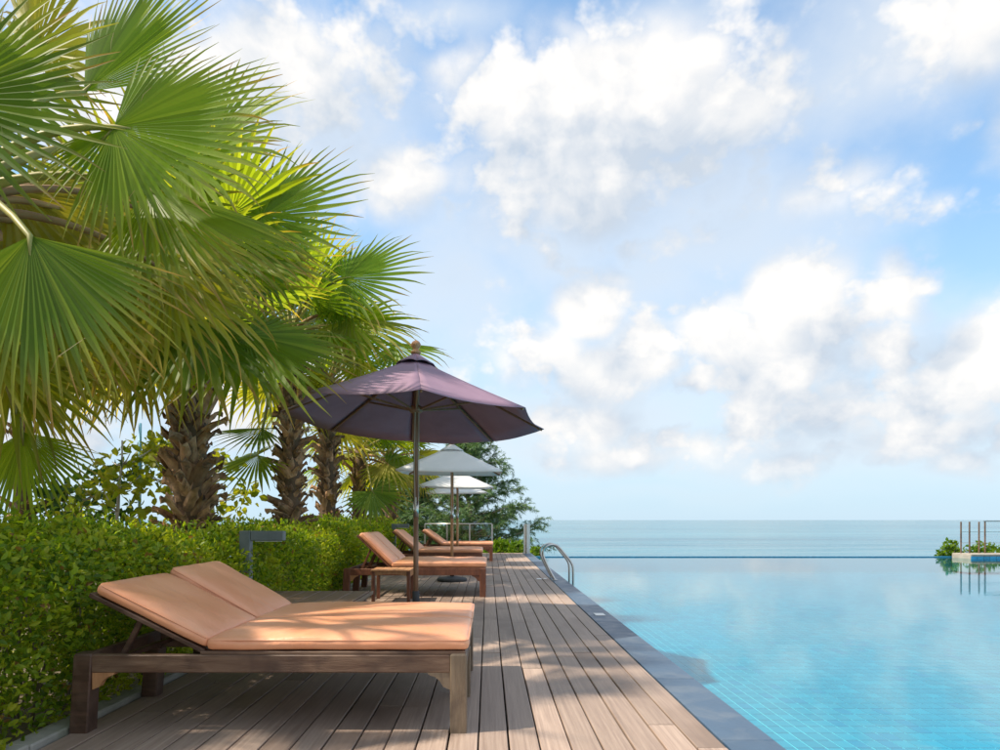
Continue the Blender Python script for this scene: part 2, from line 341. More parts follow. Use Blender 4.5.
# ------------------------------------------------------------------ mesh helpers
class MB:
    def __init__(s): s.v = []; s.f = []; s.along = None
    def add(s, vs, fs):
        o = len(s.v); s.v += [tuple(p) for p in vs]; s.f += [tuple(o + i for i in f) for f in fs]
    def box(s, c, d, ch=0.004, mat=None):
        """chamfered box: centre, full size"""
        hx, hy, hz = d[0] / 2, d[1] / 2, d[2] / 2; ch = min(ch, hx * .6, hy * .6, hz * .6)
        vs = []
        for sx in (-1, 1):
            for sy in (-1, 1):
                for sz in (-1, 1):
                    vs += [(sx * hx, sy * (hy - ch), sz * (hz - ch)), (sx * (hx - ch), sy * hy, sz * (hz - ch)), (sx * (hx - ch), sy * (hy - ch), sz * hz)]
        def I(sx, sy, sz, a): return ((sx * 4 + sy * 2 + sz) * 3) + a
        fs = []
        for s0 in (0, 1):
            fs.append([I(s0, 0, 0, 0), I(s0, 0, 1, 0), I(s0, 1, 1, 0), I(s0, 1, 0, 0)])
            fs.append([I(0, s0, 0, 1), I(0, s0, 1, 1), I(1, s0, 1, 1), I(1, s0, 0, 1)])
            fs.append([I(0, 0, s0, 2), I(0, 1, s0, 2), I(1, 1, s0, 2), I(1, 0, s0, 2)])
            for s1 in (0, 1):
                fs.append([I(0, s0, s1, 1), I(1, s0, s1, 1), I(1, s0, s1, 2), I(0, s0, s1, 2)])
                fs.append([I(s0, 0, s1, 0), I(s0, 1, s1, 0), I(s0, 1, s1, 2), I(s0, 0, s1, 2)])
                fs.append([I(s0, s1, 0, 0), I(s0, s1, 1, 0), I(s0, s1, 1, 1), I(s0, s1, 0, 1)])
                for s2 in (0, 1): fs.append([I(s0, s1, s2, 0), I(s0, s1, s2, 1), I(s0, s1, s2, 2)])
        c = Vector(c)
        vs = [(Vector(p) if mat is None else mat @ Vector(p)) + c for p in vs]
        s.add(vs, fs)
    def bar(s, a, b, w, h, ch=.004, up=(0, 0, 1)):
        a, b = Vector(a), Vector(b); x = (b - a).normalized(); u = Vector(up)
        y = u.cross(x); y = y.normalized() if y.length > 1e-5 else Vector((0, 1, 0)); z = x.cross(y)
        m = Matrix((x, y, z)).transposed()
        s.box((a + b) / 2, ((b - a).length, w, h), ch, m)
    def tube(s, pts, rad, n=8, cap=True):
        pts = [Vector(p) for p in pts]; k = len(pts)
        if not hasattr(rad, '__len__'): rad = [rad] * k
        ref = None; vs = []; fs = []
        for i, p in enumerate(pts):
            d = (pts[min(i + 1, k - 1)] - pts[max(i - 1, 0)]).normalized()
            if ref is None: ref = d.orthogonal().normalized()
            ref = (ref - d * ref.dot(d)).normalized(); o = d.cross(ref)
            for j in range(n):
                a = 2 * math.pi * j / n
                vs.append(p + (ref * math.cos(a) + o * math.sin(a)) * rad[i])
        for i in range(k - 1):
            for j in range(n):
                fs.append((i * n + j, i * n + (j + 1) % n, (i + 1) * n + (j + 1) % n, (i + 1) * n + j))
        if cap: fs.append(tuple(range(n))[::-1]); fs.append(tuple((k - 1) * n + j for j in range(n)))
        s.add(vs, fs)
    def lathe(s, prof, n=20, c=(0, 0, 0)):
        vs = []; fs = []; k = len(prof)
        for r, z in prof:
            for j in range(n):
                a = 2 * math.pi * j / n; vs.append((c[0] + r * math.cos(a), c[1] + r * math.sin(a), c[2] + z))
        for i in range(k - 1):
            for j in range(n): fs.append((i * n + j, i * n + (j + 1) % n, (i + 1) * n + (j + 1) % n, (i + 1) * n + j))
        fs.append(tuple(range(n))[::-1]); fs.append(tuple((k - 1) * n + j for j in range(n)))
        s.add(vs, fs)
    def prism(s, outline, y0, y1):
        """outline in (x, z), extruded along y"""
        n = len(outline)
        vs = [(x, y0, z) for x, z in outline] + [(x, y1, z) for x, z in outline]
        fs = [tuple(range(n)), tuple(range(2 * n - 1, n - 1, -1))] + [(i, i + n, (i + 1) % n + n, (i + 1) % n) for i in range(n)]
        s.add(vs, fs)
    def mesh(s, name, smooth=False, fixn=True):
        me = bpy.data.meshes.new(name); me.from_pydata(s.v, [], s.f)
        if fixn:
            bm = bmesh.new(); bm.from_mesh(me); bmesh.ops.recalc_face_normals(bm, faces=bm.faces); bm.to_mesh(me); bm.free()
        if smooth: me.polygons.foreach_set('use_smooth', [True] * len(me.polygons))
        if s.along is not None:
            a = me.attributes.new('along', 'FLOAT', 'POINT'); a.data.foreach_set('value', s.along)
        me.update(); return me
    def build(s, name, mat, parent=None, smooth=False, fixn=True, loc=(0, 0, 0)):
        return link(name, s.mesh(name, smooth, fixn), mat, parent, loc)

def link(name, me, mat, parent=None, loc=(0, 0, 0)):
    o = bpy.data.objects.new(name, me); C.objects.link(o)
    if me is not None and mat is not None and not me.materials: me.materials.append(M[mat] if isinstance(mat, str) else mat)
    o.location = loc
    if parent is not None: o.parent = parent
    return o
def tag(o, label, cat, group=None):
    o['label'] = label; o['category'] = cat
    if group: o['group'] = group
    return o
def thing(name, label, cat, loc=(0, 0, 0), rz=0, group=None):
    o = bpy.data.objects.new(name, None); C.objects.link(o); o.location = loc; o.rotation_euler = (0, 0, rz)
    o.empty_display_size = .1
    return tag(o, label, cat, group)
def struct(o): o['kind'] = 'structure'; return o

# ------------------------------------------------------------------ setting
SEA_Z = -3.0
DX0, DX1, DY0, DY1 = -2.06, 1.105, -4.0, 20.7
PX0, PX1, PY0, PY1 = 1.365, 26.0, -4.0, 19.25
WZ = -0.055                                            # pool water level
FLZ = -0.50                                            # pool floor

b = MB(); b.add([(-60000, -3000, SEA_Z), (60000, -3000, SEA_Z), (60000, 60000, SEA_Z), (-60000, 60000, SEA_Z)], [(0, 1, 2, 3)])
struct(b.build('sea', 'sea'))

# land behind the hedge and under the deck, falling to the water
b = MB(); xs = [-34, -26, -18, -12, -8, -5, -3.4, -2.19]; ys = [-14, -8, -2, 4, 10, 16, 20, 22.5, 25, 28, 32]
def land_z(x, y):
    z = -0.12
    if y > 20: z -= (y - 20) * .27
    if x < -14: z -= (-14 - x) * .17
    return max(z, -3.6) + (mnoise.noise(Vector((x * .4, y * .4, 0))) * .06 if x < -3 else 0)
vs = [(x, y, land_z(x, y)) for y in ys for x in xs]; n = len(xs)
b.add(vs, [(j * n + i, j * n + i + 1, (j + 1) * n + i + 1, (j + 1) * n + i) for j in range(len(ys) - 1) for i in range(n - 1)])
struct(b.build('ground', 'soil', smooth=True))
b = MB()   # bank at the end of the deck
xs2 = [-2.19, -1, 0, 1.3, 2.2, 3.2]; ys2 = [20.74, 22, 23.5, 25, 28, 33]
vs = [(x, y, -.12 - max(0, y - 21) * .27 - max(0, x - 1.3) * .9) for y in ys2 for x in xs2]; n = len(xs2)
b.add(vs, [(j * n + i, j * n + i + 1, (j + 1) * n + i + 1, (j + 1) * n + i) for j in range(len(ys2) - 1) for i in range(n - 1)])
struct(b.build('bank', 'sand', smooth=True))

# deck: dark joist bed with single boards
b = MB(); b.box(((DX0 + DX1) / 2, (DY0 + DY1) / 2, -.30), (DX1 - DX0, DY1 - DY0, .5), .01)
deck = struct(b.build('deck', 'subdeck'))
rnd = random.Random(11)
ROWS = 22; PITCH = (DX1 - DX0) / ROWS; GAP = .0088
b = MB()
hw, hl, th, ch = (PITCH - GAP) / 2, .5, .028, .003
vs = [(-hw, 0, -th), (-hw, 0, -ch), (-hw + ch, 0, 0), (hw - ch, 0, 0), (hw, 0, -ch), (hw, 0, -th)]
b.add([(x, -hl, z) for x, y, z in vs] + [(x, hl, z) for x, y, z in vs],
      [(0, 1, 2, 3, 4, 5), (11, 10, 9, 8, 7, 6)] + [(i, i + 6, (i + 1) % 6 + 6, (i + 1) % 6) for i in range(6)])
pm_ = b.mesh('plank')
for r in range(ROWS):
    x = DX0 + PITCH * (r + .5); y = DY0 - rnd.uniform(0, 1.6)
    while y < DY1 - .05:
        ln = rnd.uniform(1.9, 3.1); a, e = max(y, DY0), min(y + ln, DY1)
        if DY1 - e < .5: e = DY1
        o = link('plank', pm_, 'plank', deck, (x + rnd.uniform(-.0012, .0012), (a + e) / 2, rnd.uniform(-.002, .002)))
        o.scale = (1, (e - a) - .006, 1); o.rotation_euler = (0, rnd.uniform(-.006, .006), rnd.uniform(-.0006, .0006))
        y = e if e < DY1 else DY1 + 1

# kerb between deck and hedge bed
kb = MB(); kb.box((-2.125, 8, -.20), (.115, 24.4, .3), .01); kerb = struct(kb.build('kerb', 'kerb'))
b = MB(); b.box((0, 0, -.005), (.124, 1.18, .075), .008); sm = b.mesh('kerb_stone')
y = -3.6
while y < 20:
    link('kerb_stone', sm, 'kerb', kerb, (-2.128 + rnd.uniform(-.006, .006), y, .0 + rnd.uniform(-.006, .006))); y += 1.19

# coping
cb = MB(); cb.box((1.238, 8.4, -.30), (.24, 24.6, .49), .005); cop = struct(cb.build('pool_coping', 'subdeck'))
b = MB(); b.box((0, 0, -.025), (.254, 1.197, .05), .003); sm = b.mesh('coping_stone')
y = -3.5
while y < 20.6:
    link('coping_stone', sm, 'coping', cop, (1.240, y, rnd.uniform(-.0006, .0006))); y += 1.20

# pool basin
b = MB()
b.box(((PX0 + PX1) / 2, (PY0 + PY1) / 2, FLZ - .11), (PX1 - PX0, PY1 - PY0, .2), .002)
pool = struct(b.build('pool_floor', 'grout'))
TS = .105; TG = .0115; TY = .155; TGY = .0105
rnd = random.Random(5)
def tile_shade():
    return rnd.uniform(.93, 1.0) if rnd.random() < .06 else rnd.uniform(0, .9)
variants = []
for i in range(10):
    q = MB(); h = (TS - TG) / 2; k = (TY - TGY) / 2
    q.add([(-h, -k, -.008), (h, -k, -.008), (h, k, -.008), (-h, k, -.008), (-h, -k, .004), (h, -k, .004), (h, k, .004), (-h, k, .004)],
          [(4, 5, 6, 7), (0, 1, 5, 4), (1, 2, 6, 5), (2, 3, 7, 6), (3, 0, 4, 7)])
    me = q.mesh('tile'); a = me.attributes.new('shade', 'FLOAT', 'FACE')
    sv = .96 if i == 9 else i * .1; a.data.foreach_set('value', [sv] * 5); variants.append(me)
near = []; cells = []
for j in range(int((PY1 - .4) / TY)):
    yy = .4 + TY * (j + .5)
    for i in range(int((19.5 - PX0) / TS)):
        xx = PX0 + TS * (i + .5)
        py = HZY + (CAM_H - FLZ) / yy * FPX; px = VPX + xx / yy * FPX
        vis = py < 752 and px < 1004 and yy > 0
        if px > 1300: continue
        cells.append((0 if vis else 1, yy, xx))
cells.sort()
V, F, S = [], [], []
for k, (nv, yy, xx) in enumerate(cells):
    s = tile_shade()
    if k < 300 and nv == 0:
        me = variants[9] if s > .92 else variants[int(s * 9.9)]
        link('tile', me, 'tile', pool, (xx, yy, FLZ - .01 + .002)); continue
    o = len(V); h = (TS - TG) / 2; hk = (TY - TGY) / 2; z0, z1 = FLZ - .018, FLZ - .004
    V += [(xx - h, yy - hk, z0), (xx + h, yy - hk, z0), (xx + h, yy + hk, z0), (xx - h, yy + hk, z0), (xx - h, yy - hk, z1), (xx + h, yy - hk, z1), (xx + h, yy + hk, z1), (xx - h, yy + hk, z1)]
    F += [(o + 4, o + 5, o + 6, o + 7), (o, o + 1, o + 5, o + 4), (o + 1, o + 2, o + 6, o + 5), (o + 2, o + 3, o + 7, o + 6), (o + 3, o, o + 4, o + 7)]; S += [s] * 5
me = bpy.data.meshes.new('tile_field'); me.from_pydata(V, [], F); a = me.attributes.new('shade', 'FLOAT', 'FACE'); a.data.foreach_set('value', S)
o = link('tile_field', me, 'tile', pool); o['kind'] = 'stuff'
# pool walls
b = MB()
b.box((PX0 - .006, (PY0 + PY1) / 2, -.33), (.014, PY1 - PY0, .5), .001)
b.box(((PX0 + PX1) / 2, PY0 - .1, -.3), (PX1 - PX0, .2, .5), .01)
b.box((PX1 + .1, (PY0 + PY1) / 2, -.3), (.2, PY1 - PY0 + .6, .6), .01)
struct(b.build('pool_wall', 'pool_edge'))
b = MB(); b.box(((PX0 + PX1) / 2 + .02, PY1 + .12, -.9), (PX1 - PX0 - .03, .22, 1.74), .008)
struct(b.build('pool_overflow_edge', 'pool_edge'))
b = MB(); b.box(((PX0 + PX1) / 2 + .02, PY1 - .012, -.29), (PX1 - PX0 - .04, .016, .44), .002); struct(b.build('pool_end_lining', 'lining'))
b = MB()
nx, ny = 40, 40
b.add([(PX0 + .003, PY0, WZ), (PX1, PY0, WZ), (PX1, PY1 + .006, WZ), (PX0 + .003, PY1 + .006, WZ)], [(0, 1, 2, 3)])
struct(b.build('pool_water', 'pool_water'))

# ------------------------------------------------------------------ loungers
def lattice(h, r, m):
    a = [-h, -h + .12 * r, -h + .4 * r, -h + r]
    k = m
    return a + [(-h + r) + (2 * (h - r)) * i / k for i in range(1, k)] + [h - r, h - .4 * r, h - .12 * r, h]
def cushion_mesh(L, W, T, seed, r=.028, puff=.016, hinge=0):
    X, Y, Z = lattice(L / 2, r, max(4, int(L * 22))), lattice(W / 2, r, max(4, int(W * 22))), lattice(T / 2, min(r, T * .45), 1)
    r3 = min(r, T * .45)
    idx = {}; V = []; F = []
    def vid(i, j, k):
        key = (i, j, k)
        if key not in idx:
            p = Vector((X[i], Y[j], Z[k])); h = Vector((L / 2, W / 2, T / 2))
            q = Vector([max(-(h[a] - r3), min(h[a] - r3, p[a])) for a in range(3)])
            dd = p - q
            if dd.length > 1e-6: p = q + dd.normalized() * r3
            ex, ey = abs(p.x) / (L / 2), abs(p.y) / (W / 2)
            f = (1 - min(1, ex) ** 5) * (1 - min(1, ey) ** 5)
            sg = 1 if p.z > 0 else -.25
            p.z += sg * puff * f
            nz = mnoise.fractal(Vector((p.x * 3.3 + seed * 7, p.y * 3.3, seed)), .9, 2, 3)
            wr = mnoise.noise(Vector((p.x * 5 + seed, p.y * 26 + mnoise.noise(Vector((p.x * 4, p.y * 4, seed))) * 2.2, 2))) 
            near_h = math.exp(-((p.x - hinge * L / 2) / .14) ** 2) if hinge else 0
            p.z += (nz * .0075 + wr * (.0002 + .0065 * near_h)) * (1 if p.z > 0 else .4)
            side = max(0, ex - .9) + max(0, ey - .9)
            p.x += mnoise.noise(Vector((p.y * 9, p.z * 20, seed + 4))) * .004; p.y += mnoise.noise(Vector((p.x * 9, p.z * 20, seed + 9))) * .004
            idx[key] = len(V); V.append(p)
        return idx[key]
    nx, ny, nz_ = len(X) - 1, len(Y) - 1, len(Z) - 1
    for i in range(nx):
        for j in range(ny):
            F.append((vid(i, j, nz_), vid(i + 1, j, nz_), vid(i + 1, j + 1, nz_), vid(i, j + 1, nz_)))
            F.append((vid(i, j, 0), vid(i, j + 1, 0), vid(i + 1, j + 1, 0), vid(i + 1, j, 0)))
    for i in range(nx):
        for k in range(nz_):
            F.append((vid(i, 0, k), vid(i + 1, 0, k), vid(i + 1, 0, k + 1), vid(i, 0, k + 1)))
            F.append((vid(i, ny, k), vid(i, ny, k + 1), vid(i + 1, ny, k + 1), vid(i + 1, ny, k)))
    for j in range(ny):
        for k in range(nz_):
            F.append((vid(0, j, k), vid(0, j, k + 1), vid(0, j + 1, k + 1), vid(0, j + 1, k)))
            F.append((vid(nx, j, k), vid(nx, j + 1, k), vid(nx, j + 1, k + 1), vid(nx, j, k + 1)))
    b = MB(); b.add(V, F); return b
def piping(L, W, z, r=.004):
    b = MB(); hx, hy, c = L / 2 - .004, W / 2 - .004, .03; pts = []
    for (cx, cy, a0) in ((hx - c, hy - c, 0), (-hx + c, hy - c, 90), (-hx + c, -hy + c, 180), (hx - c, -hy + c, 270)):
        for k in range(5):
            a = R(a0 + k * 22.5); pts.append((cx + c * math.cos(a), cy + c * math.sin(a), z))
    pts.append(pts[0]); b.tube(pts, r, 5, cap=False); return b

def make_lounger(loc, rz, angles, label, wood, legw, railw, seed, skip_group=None):
    """double day bed; local x runs head (-) to foot (+), local y away from the pool steps; origin at floor, near foot corner"""
    t = thing('double_lounger', label, 'lounger', loc, rz, 'double loungers along the deck')
    L, W, RT, RH, LW = 1.93, 1.40, .385, .088, .082
    ry = [0.0, W / 2, W]
    rl = MB
    # three long rails
    for k, y in enumerate((.022, W / 2, W - .022)):
        b = MB(); b.box((-L / 2, y, RT - RH / 2 - (0 if k != 1 else .006)), (L - 2 * LW + .004, .042, RH), .005)
        b.build('side_rail' if k != 1 else 'centre_rail', railw if k == 0 else wood, t)
    for x in (-L + .021, -.021):
        b = MB(); b.box((x, W / 2, RT - RH / 2 - .002), (.036, W - 2 * LW + .0, RH - .006), .005); b.build('end_rail', wood, t)
    b = MB(); b.box((-1.33, W / 2, RT - RH / 2 - .004), (.045, W - .09, RH - .012), .004); b.build('cross_rail', wood, t)
    # legs: three at the head, three at the foot, slightly splayed at the head
    for x0, sgn in ((-LW / 2, 0), (-L + LW / 2, -1)):
        for k, y in enumerate((LW / 2 - .004, W / 2, W - LW / 2 + .004)):
            q = MB(); hw_ = LW / 2 + (.004 if sgn else 0)
            prof = [(-hw_, -hw_), (hw_, -hw_), (hw_, hw_), (-hw_, hw_)]
            c_ = .006; top = RT + .006 if k != 1 else RT - RH - .004
            secs = [(0, sgn * .022), (top - .01, 0), (top, 0)]
            vs = []; 
            for si, (z, dx) in enumerate(secs):
                e = hw_ - (.006 if si == 2 else 0)
                ring = [(-e + c_, -e), (e - c_, -e), (e, -e + c_), (e, e - c_), (e - c_, e), (-e + c_, e), (-e, e - c_), (-e, -e + c_)]
                vs += [(x0 + dx + a, y + d_, z) for a, d_ in ring]
            fs = [(s_ * 8 + i, s_ * 8 + (i + 1) % 8, (s_ + 1) * 8 + (i + 1) % 8, (s_ + 1) * 8 + i) for s_ in range(2) for i in range(8)] + [tuple(range(8))[::-1], tuple(range(16, 24))]
            q.add(vs, fs); q.build('leg', legw if sgn == 0 else wood, t)
    # curved corner brackets
    for xs_, sg in ((-LW, -1), (-L + LW, 1)):
        for y in (.006, W - .046):
            pts = [(0, RT - RH + .002), (sg * .115, RT - RH + .002), (sg * .105, RT - RH - .012), (sg * .075, RT - RH - .022), (sg * .05, RT - RH - .042), (sg * .035, RT - RH - .07), (sg * .012, RT - RH - .08), (0, RT - RH - .085)]
            b = MB(); b.prism([(xs_ + x, z) for x, z in pts], y, y + .036); b.build('corner_bracket', legw if sg == -1 else 'teak', t)
    # bed slats
    for y in (.03, W - .03):
        b = MB(); b.box((-.66, y, RT + .0092), (1.31, .05, .0165), .003); b.build('side_batten', railw if y < 1 else wood, t)
    b = MB(); b.box((0, 0, 0), (.07, W - .13, .016), .003); sm_ = b.mesh('slat')
    for k in range(11): link('slat', sm_, wood, t, (-.07 - k * .118, W / 2, RT + .0095))
    # mattresses and backrests
    hx = -1.30; CL, CT = 1.30, .062; cw = W / 2 - .004
    for k in range(2):
        yc = W / 4 + k * W / 2
        cm = cushion_mesh(CL, cw, CT, seed + k * 3.1, hinge=-1)
        mo = cm.build('seat_cushion', 'cushion', t, smooth=True, loc=(hx + CL / 2 + .012, yc, RT + .018 + CT / 2 + .003))
        piping(CL, cw, CT / 2 - .012).build('piping', 'cushion', mo, smooth=True)
        A = R(angles[k]); bl = .61
        u = Vector((-math.cos(A), 0, math.sin(A))); nrm = Vector((math.sin(A), 0, math.cos(A)))
        h0 = Vector((hx, yc, RT + .012))
        fr = MB()
        for s in (-1, 1):
            fr.bar(h0 + Vector((0, s * (cw / 2 - .03), 0)) - nrm * .0, h0 + Vector((0, s * (cw / 2 - .03), 0)) + u * (bl + .02), .035, .022, .003, nrm)
        fr.bar(h0 + u * (bl + .01) + Vector((0, -cw / 2 + .012, 0)), h0 + u * (bl + .01) + Vector((0, cw / 2 - .012, 0)), .03, .024, .003, nrm)
        fo = fr.build('backrest_frame', wood, t)
        for s in range(5):
            p = h0 + u * (.06 + s * .12)
            sl = MB(); sl.bar(p + Vector((0, -cw / 2 + .05, 0)) + nrm * .001, p + Vector((0, cw / 2 - .05, 0)) + nrm * .001, .06, .012, .002, nrm); sl.build('backrest_slat', wood, fo)
        cc = cushion_mesh(bl + .01, cw - .022, CT, seed + 10 + k * 2.3, hinge=1)
        bo = cc.build('back_cushion', 'cushion', t, smooth=True)
        pos = h0 + u * (bl / 2 + .006) + nrm * (CT / 2 + .016)
        bo.matrix_local = Matrix.Translation(pos) @ Matrix((( -u).to_tuple(), (0, 1, 0), nrm.to_tuple())).transposed().to_4x4()
        piping(bl + .01, cw - .022, CT / 2 - .012).build('piping', 'cushion', bo, smooth=True)
        # prop holding the backrest up
        pb = MB()
        for s in (-1, 1):
            top = h0 + u * (bl * .62) + Vector((0, s * (cw / 2 - .09), 0)) - nrm * .008
            foot = Vector((hx - bl * .62 * math.cos(A) * .55 - .26, top.y, RT - .03))
            pb.bar(foot, top, .026, .026, .003, (0, 1, 0))
        f2 = Vector((hx - bl * .62 * math.cos(A) * .55 - .26, yc, RT - .03)); pb.bar(f2 + Vector((0, -cw / 2 + .03, 0)), f2 + Vector((0, cw / 2 - .03, 0)), .026, .026, .003)
        pb.build('backrest_prop', wood, t)
    return t
make_lounger((-.105, 3.20, 0), 0, (26.5, 29.5), 'double wooden lounger with wide tan cushions and low-set backrests beside low square table', 'dark_wood', 'grey_wood', 'rail_wood', 1.0)
make_lounger((-.03, 8.84, 0), 0, (44, 43), 'double wooden lounger with raised tan backrests, small wooden side table standing against it', 'red_wood', 'red_wood', 'red_wood', 2.4)
make_lounger((-.11, 12.75, 0), R(.6), (42, 40), 'double wooden lounger with raised tan backrests between the first two white umbrella poles', 'red_wood', 'red_wood', 'red_wood', 5.2)
make_lounger((.12, 16.5, 0), R(-.5), (36, 35), 'double wooden lounger with tan cushions closest to the glass railing', 'red_wood', 'red_wood', 'red_wood', 8.9)

# low square table behind the first lounger
t = thing('low_table', 'low square brown wooden table with plank top behind low-set lounger', 'table', (-1.55, 5.62, 0))
b = MB(); b.box((0, 0, 0), (.145, .90, .026), .004); sm = b.mesh('top_board')
for k in range(6): link('top_board', sm, 'table_wood', t, (-.40 + k * .1505 + .02, 0, .375))
for y in (-.425, .425):
    b = MB(); b.box((0, y, .32), (.84, .024, .08), .004); b.build('apron', 'dark_wood', t)
for x in (-.40, .40):
    b = MB(); b.box((x, 0, .321), (.024, .82, .078), .004); b.build('apron', 'dark_wood', t)
for x in (-.40, .40):
    for y in (-.405, .405):
        b = MB(); b.box((x * .965, y * .965, .179), (.065, .065, .358), .005); b.build('leg', 'dark_wood', t)
b = MB(); b.box((.474, 0, .374), (.010, .90, .034), .003); b.build('edge_strip', 'grey_wood', t)

# small side table beside the second lounger
t = thing('side_table', 'small four-legged wooden side table with curved apron in front of raised lounger', 'table', (-1.24, 8.50, 0))
b = MB(); b.box((0, 0, 0), (.098, .46, .022), .004); sm = b.mesh('top_board')
for k in range(5): link('top_board', sm, 'teak', t, (-.206 + k * .103, 0, .405))
for y in (-.205, .187):
    b = MB(); n = 12
    pts = [(-.24, .393), (.24, .393), (.24, .325)] + [(.24 - .48 * i / n, .325 + .035 * math.sin(math.pi * i / n)) for i in range(1, n)] + [(-.24, .325)]
    b.prism(pts, y, y + .018); b.build('apron', 'teak', t)
for x in (-.235, .235):
    b = MB(); b.box((x, 0, .355), (.018, .37, .07), .003); b.build('apron', 'teak', t)
for x in (-.225, .225):
    for y in (-.2, .2):
        b = MB(); b.box((x, y * 1.0, .1965), (.042, .042, .393), .004); b.build('leg', 'red_wood', t)

# ------------------------------------------------------------------ umbrellas
def make_umbrella(loc, n, Rad, rim, apex, rot, tilt, cloth, label, base_r, polew='pole_wood', pole_r=.026, cap_r=.26, cap_h=.055, fin='teak', valance=.0, hubz=None):
    t = thing('patio_umbrella', label, 'umbrella', loc, 0, 'umbrellas beside the loungers')
    b = MB(); b.lathe([(base_r * .97, .0), (base_r, .012), (base_r, .035), (base_r * .93, .055), (base_r * .45, .075), (.06, .085)], 28); b.build('base', 'black_base', t, smooth=False)
    b = MB(); b.lathe([(.036, .08), (.036, .32), (.030, .33)], 14); b.build('base_sleeve', 'black_base', t, smooth=True)
    b = MB(); b.tube([(0, 0, .09), (0, 0, 1.16)], pole_r, 14); b.build('lower_pole', polew, t, smooth=True)
    b = MB(); b.tube([(0, 0, 1.16), (0, 0, apex - .01)], pole_r * .96, 14); b.build('upper_pole', polew, t, smooth=True)
    b = MB(); b.tube([(0, 0, 1.08), (0, 0, 1.24)], pole_r * 1.13, 14); b.build('pole_joint', 'steel', t, smooth=True)
    TX, TY = tilt
    def tz(x, y): return TX * x + TY * y
    def P(rr, a, top=True):   # a point of the canopy at radius fraction rr on direction a
        x, y = rr * Rad * math.cos(a), rr * Rad * math.sin(a)
        z = apex + (rim - apex) * (rr ** .93) + tz(x, y)
        return Vector((x, y, z))
    G = 8
    for k in range(n):
        a0, a1 = rot + 2 * math.pi * k / n, rot + 2 * math.pi * (k + 1) / n
        b = MB(); vs = []
        for i in range(G + 1):
            rr = .03 + .97 * i / G; p0, p1 = P(rr, a0), P(rr, a1)
            for j in range(G + 1):
                f = j / G; p = p0.lerp(p1, f); s = 4 * f * (1 - f)
                p = p.copy(); p.z -= s * .022 * rr * Rad * (1 if n > 4 else .6); c = Vector((p.x, p.y, 0)); p -= c * (.022 * s * rr)
                p.z += mnoise.noise(Vector((p.x * 2.5, p.y * 2.5, k))) * .006
                vs.append(p)
        if valance:
            row = vs[-(G + 1):]; vs += [q + Vector((0, 0, -valance)) - Vector((q.x, q.y, 0)) * .004 for q in row]
        rows = G + (1 if valance else 0)
        b.add(vs, [(i * (G + 1) + j, i * (G + 1) + j + 1, (i + 1) * (G + 1) + j + 1, (i + 1) * (G + 1) + j) for i in range(rows) for j in range(G)])
        o = b.build('canopy_panel', cloth, t, smooth=True)
        md = o.modifiers.new('thickness', 'SOLIDIFY'); md.thickness = .004; md.offset = 1
    # vent cap: small flared flaps
    for k in range(n):
        a0, a1 = rot + 2 * math.pi * k / n, rot + 2 * math.pi * (k + 1) / n
        b = MB(); vs = []
        for i in range(4):
            rr = .02 + (cap_r / Rad - .02) * i / 3
            p0, p1 = P(rr, a0), P(rr, a1)
            for j in range(5):
                f = j / 4; p = p0.lerp(p1, f); p.z += cap_h * (1 - .55 * (i / 3)) + .018 * (i / 3) * (4 * f * (1 - f)); vs.append(p.copy())
        b.add(vs, [(i * 5 + j, i * 5 + j + 1, (i + 1) * 5 + j + 1, (i + 1) * 5 + j) for i in range(3) for j in range(4)])
        o = b.build('vent_flap', cloth, t, smooth=True); md = o.modifiers.new('thickness', 'SOLIDIFY'); md.thickness = .004; md.offset = 1
    b = MB(); b.lathe([(.035, 0), (.05, .012), (.05, .03), (.028, .045), (.032, .06), (.048, .085), (.05, .105), (.036, .128), (.012, .142)], 16, (0, 0, apex + cap_h - .02)); b.build('finial', fin, t, smooth=True)
    hz_ = hubz if hubz else rim + .06
    b = MB(); b.lathe([(.055, 0), (.07, .015), (.07, .055), (.05, .07)], 16, (0, 0, hz_ - .03)); b.build('runner_hub', polew, t, smooth=True)
    b = MB(); b.lathe([(.05, 0), (.062, .01), (.062, .05), (.05, .06)], 16, (0, 0, apex - .13)); b.build('top_hub', polew, t, smooth=True)
    nr = n
    for k in range(nr):
        a = rot + 2 * math.pi * k / n
        e = P(.985, a) - Vector((0, 0, .018)); s = P(.04, a) - Vector((0, 0, .03)); mid = P(.5, a) - Vector((0, 0, .022))
        b = MB(); b.bar(s, mid, .018, .026, .003); b.bar(mid, e, .018, .024, .003); rb = b.build('rib', polew, t)
        q = P(.52, a) - Vector((0, 0, .034)); h0 = Vector((.06 * math.cos(a), .06 * math.sin(a), hz_))
        b = MB(); b.bar(h0, q, .018, .020, .003); b.build('strut', polew, t)
    b = MB(); b.tube([(-.004, -.034, hz_), (-.012, -.037, 1.6), (-.006, -.034, 1.3), (-.002, -.032, 1.22)], .0035, 5); b.tube([(.03, -.02, apex - .1), (.034, -.024, 1.7), (.03, -.022, 1.25)], .003, 5)
    b.build('lifting_cord', 'cord', t)
    b = MB(); b.box((0, -.036, 1.22), (.018, .02, .12), .003); b.build('cleat', 'cord', t)
    return t
U1 = 6.6
make_umbrella(((411 - VPX) * U1 / FPX + .05, U1, 0), 8, 1.33, 2.06, 2.70, R(-81.8), (-.042, -.045), 'purple_cloth', 'large open aubergine octagonal umbrella with orange wooden finial', .27, hubz=2.17, cap_r=.20, cap_h=.05)
make_umbrella((-.62, 11.2, 0), 4, 1.20, 1.875, 2.33, -math.pi / 4, (-.012, .03), 'white_cloth', 'open white square umbrella on black round base behind the side-table lounger', .26, 'teak', cap_r=.27, cap_h=.04, hubz=1.96, valance=.02, fin='red_wood')
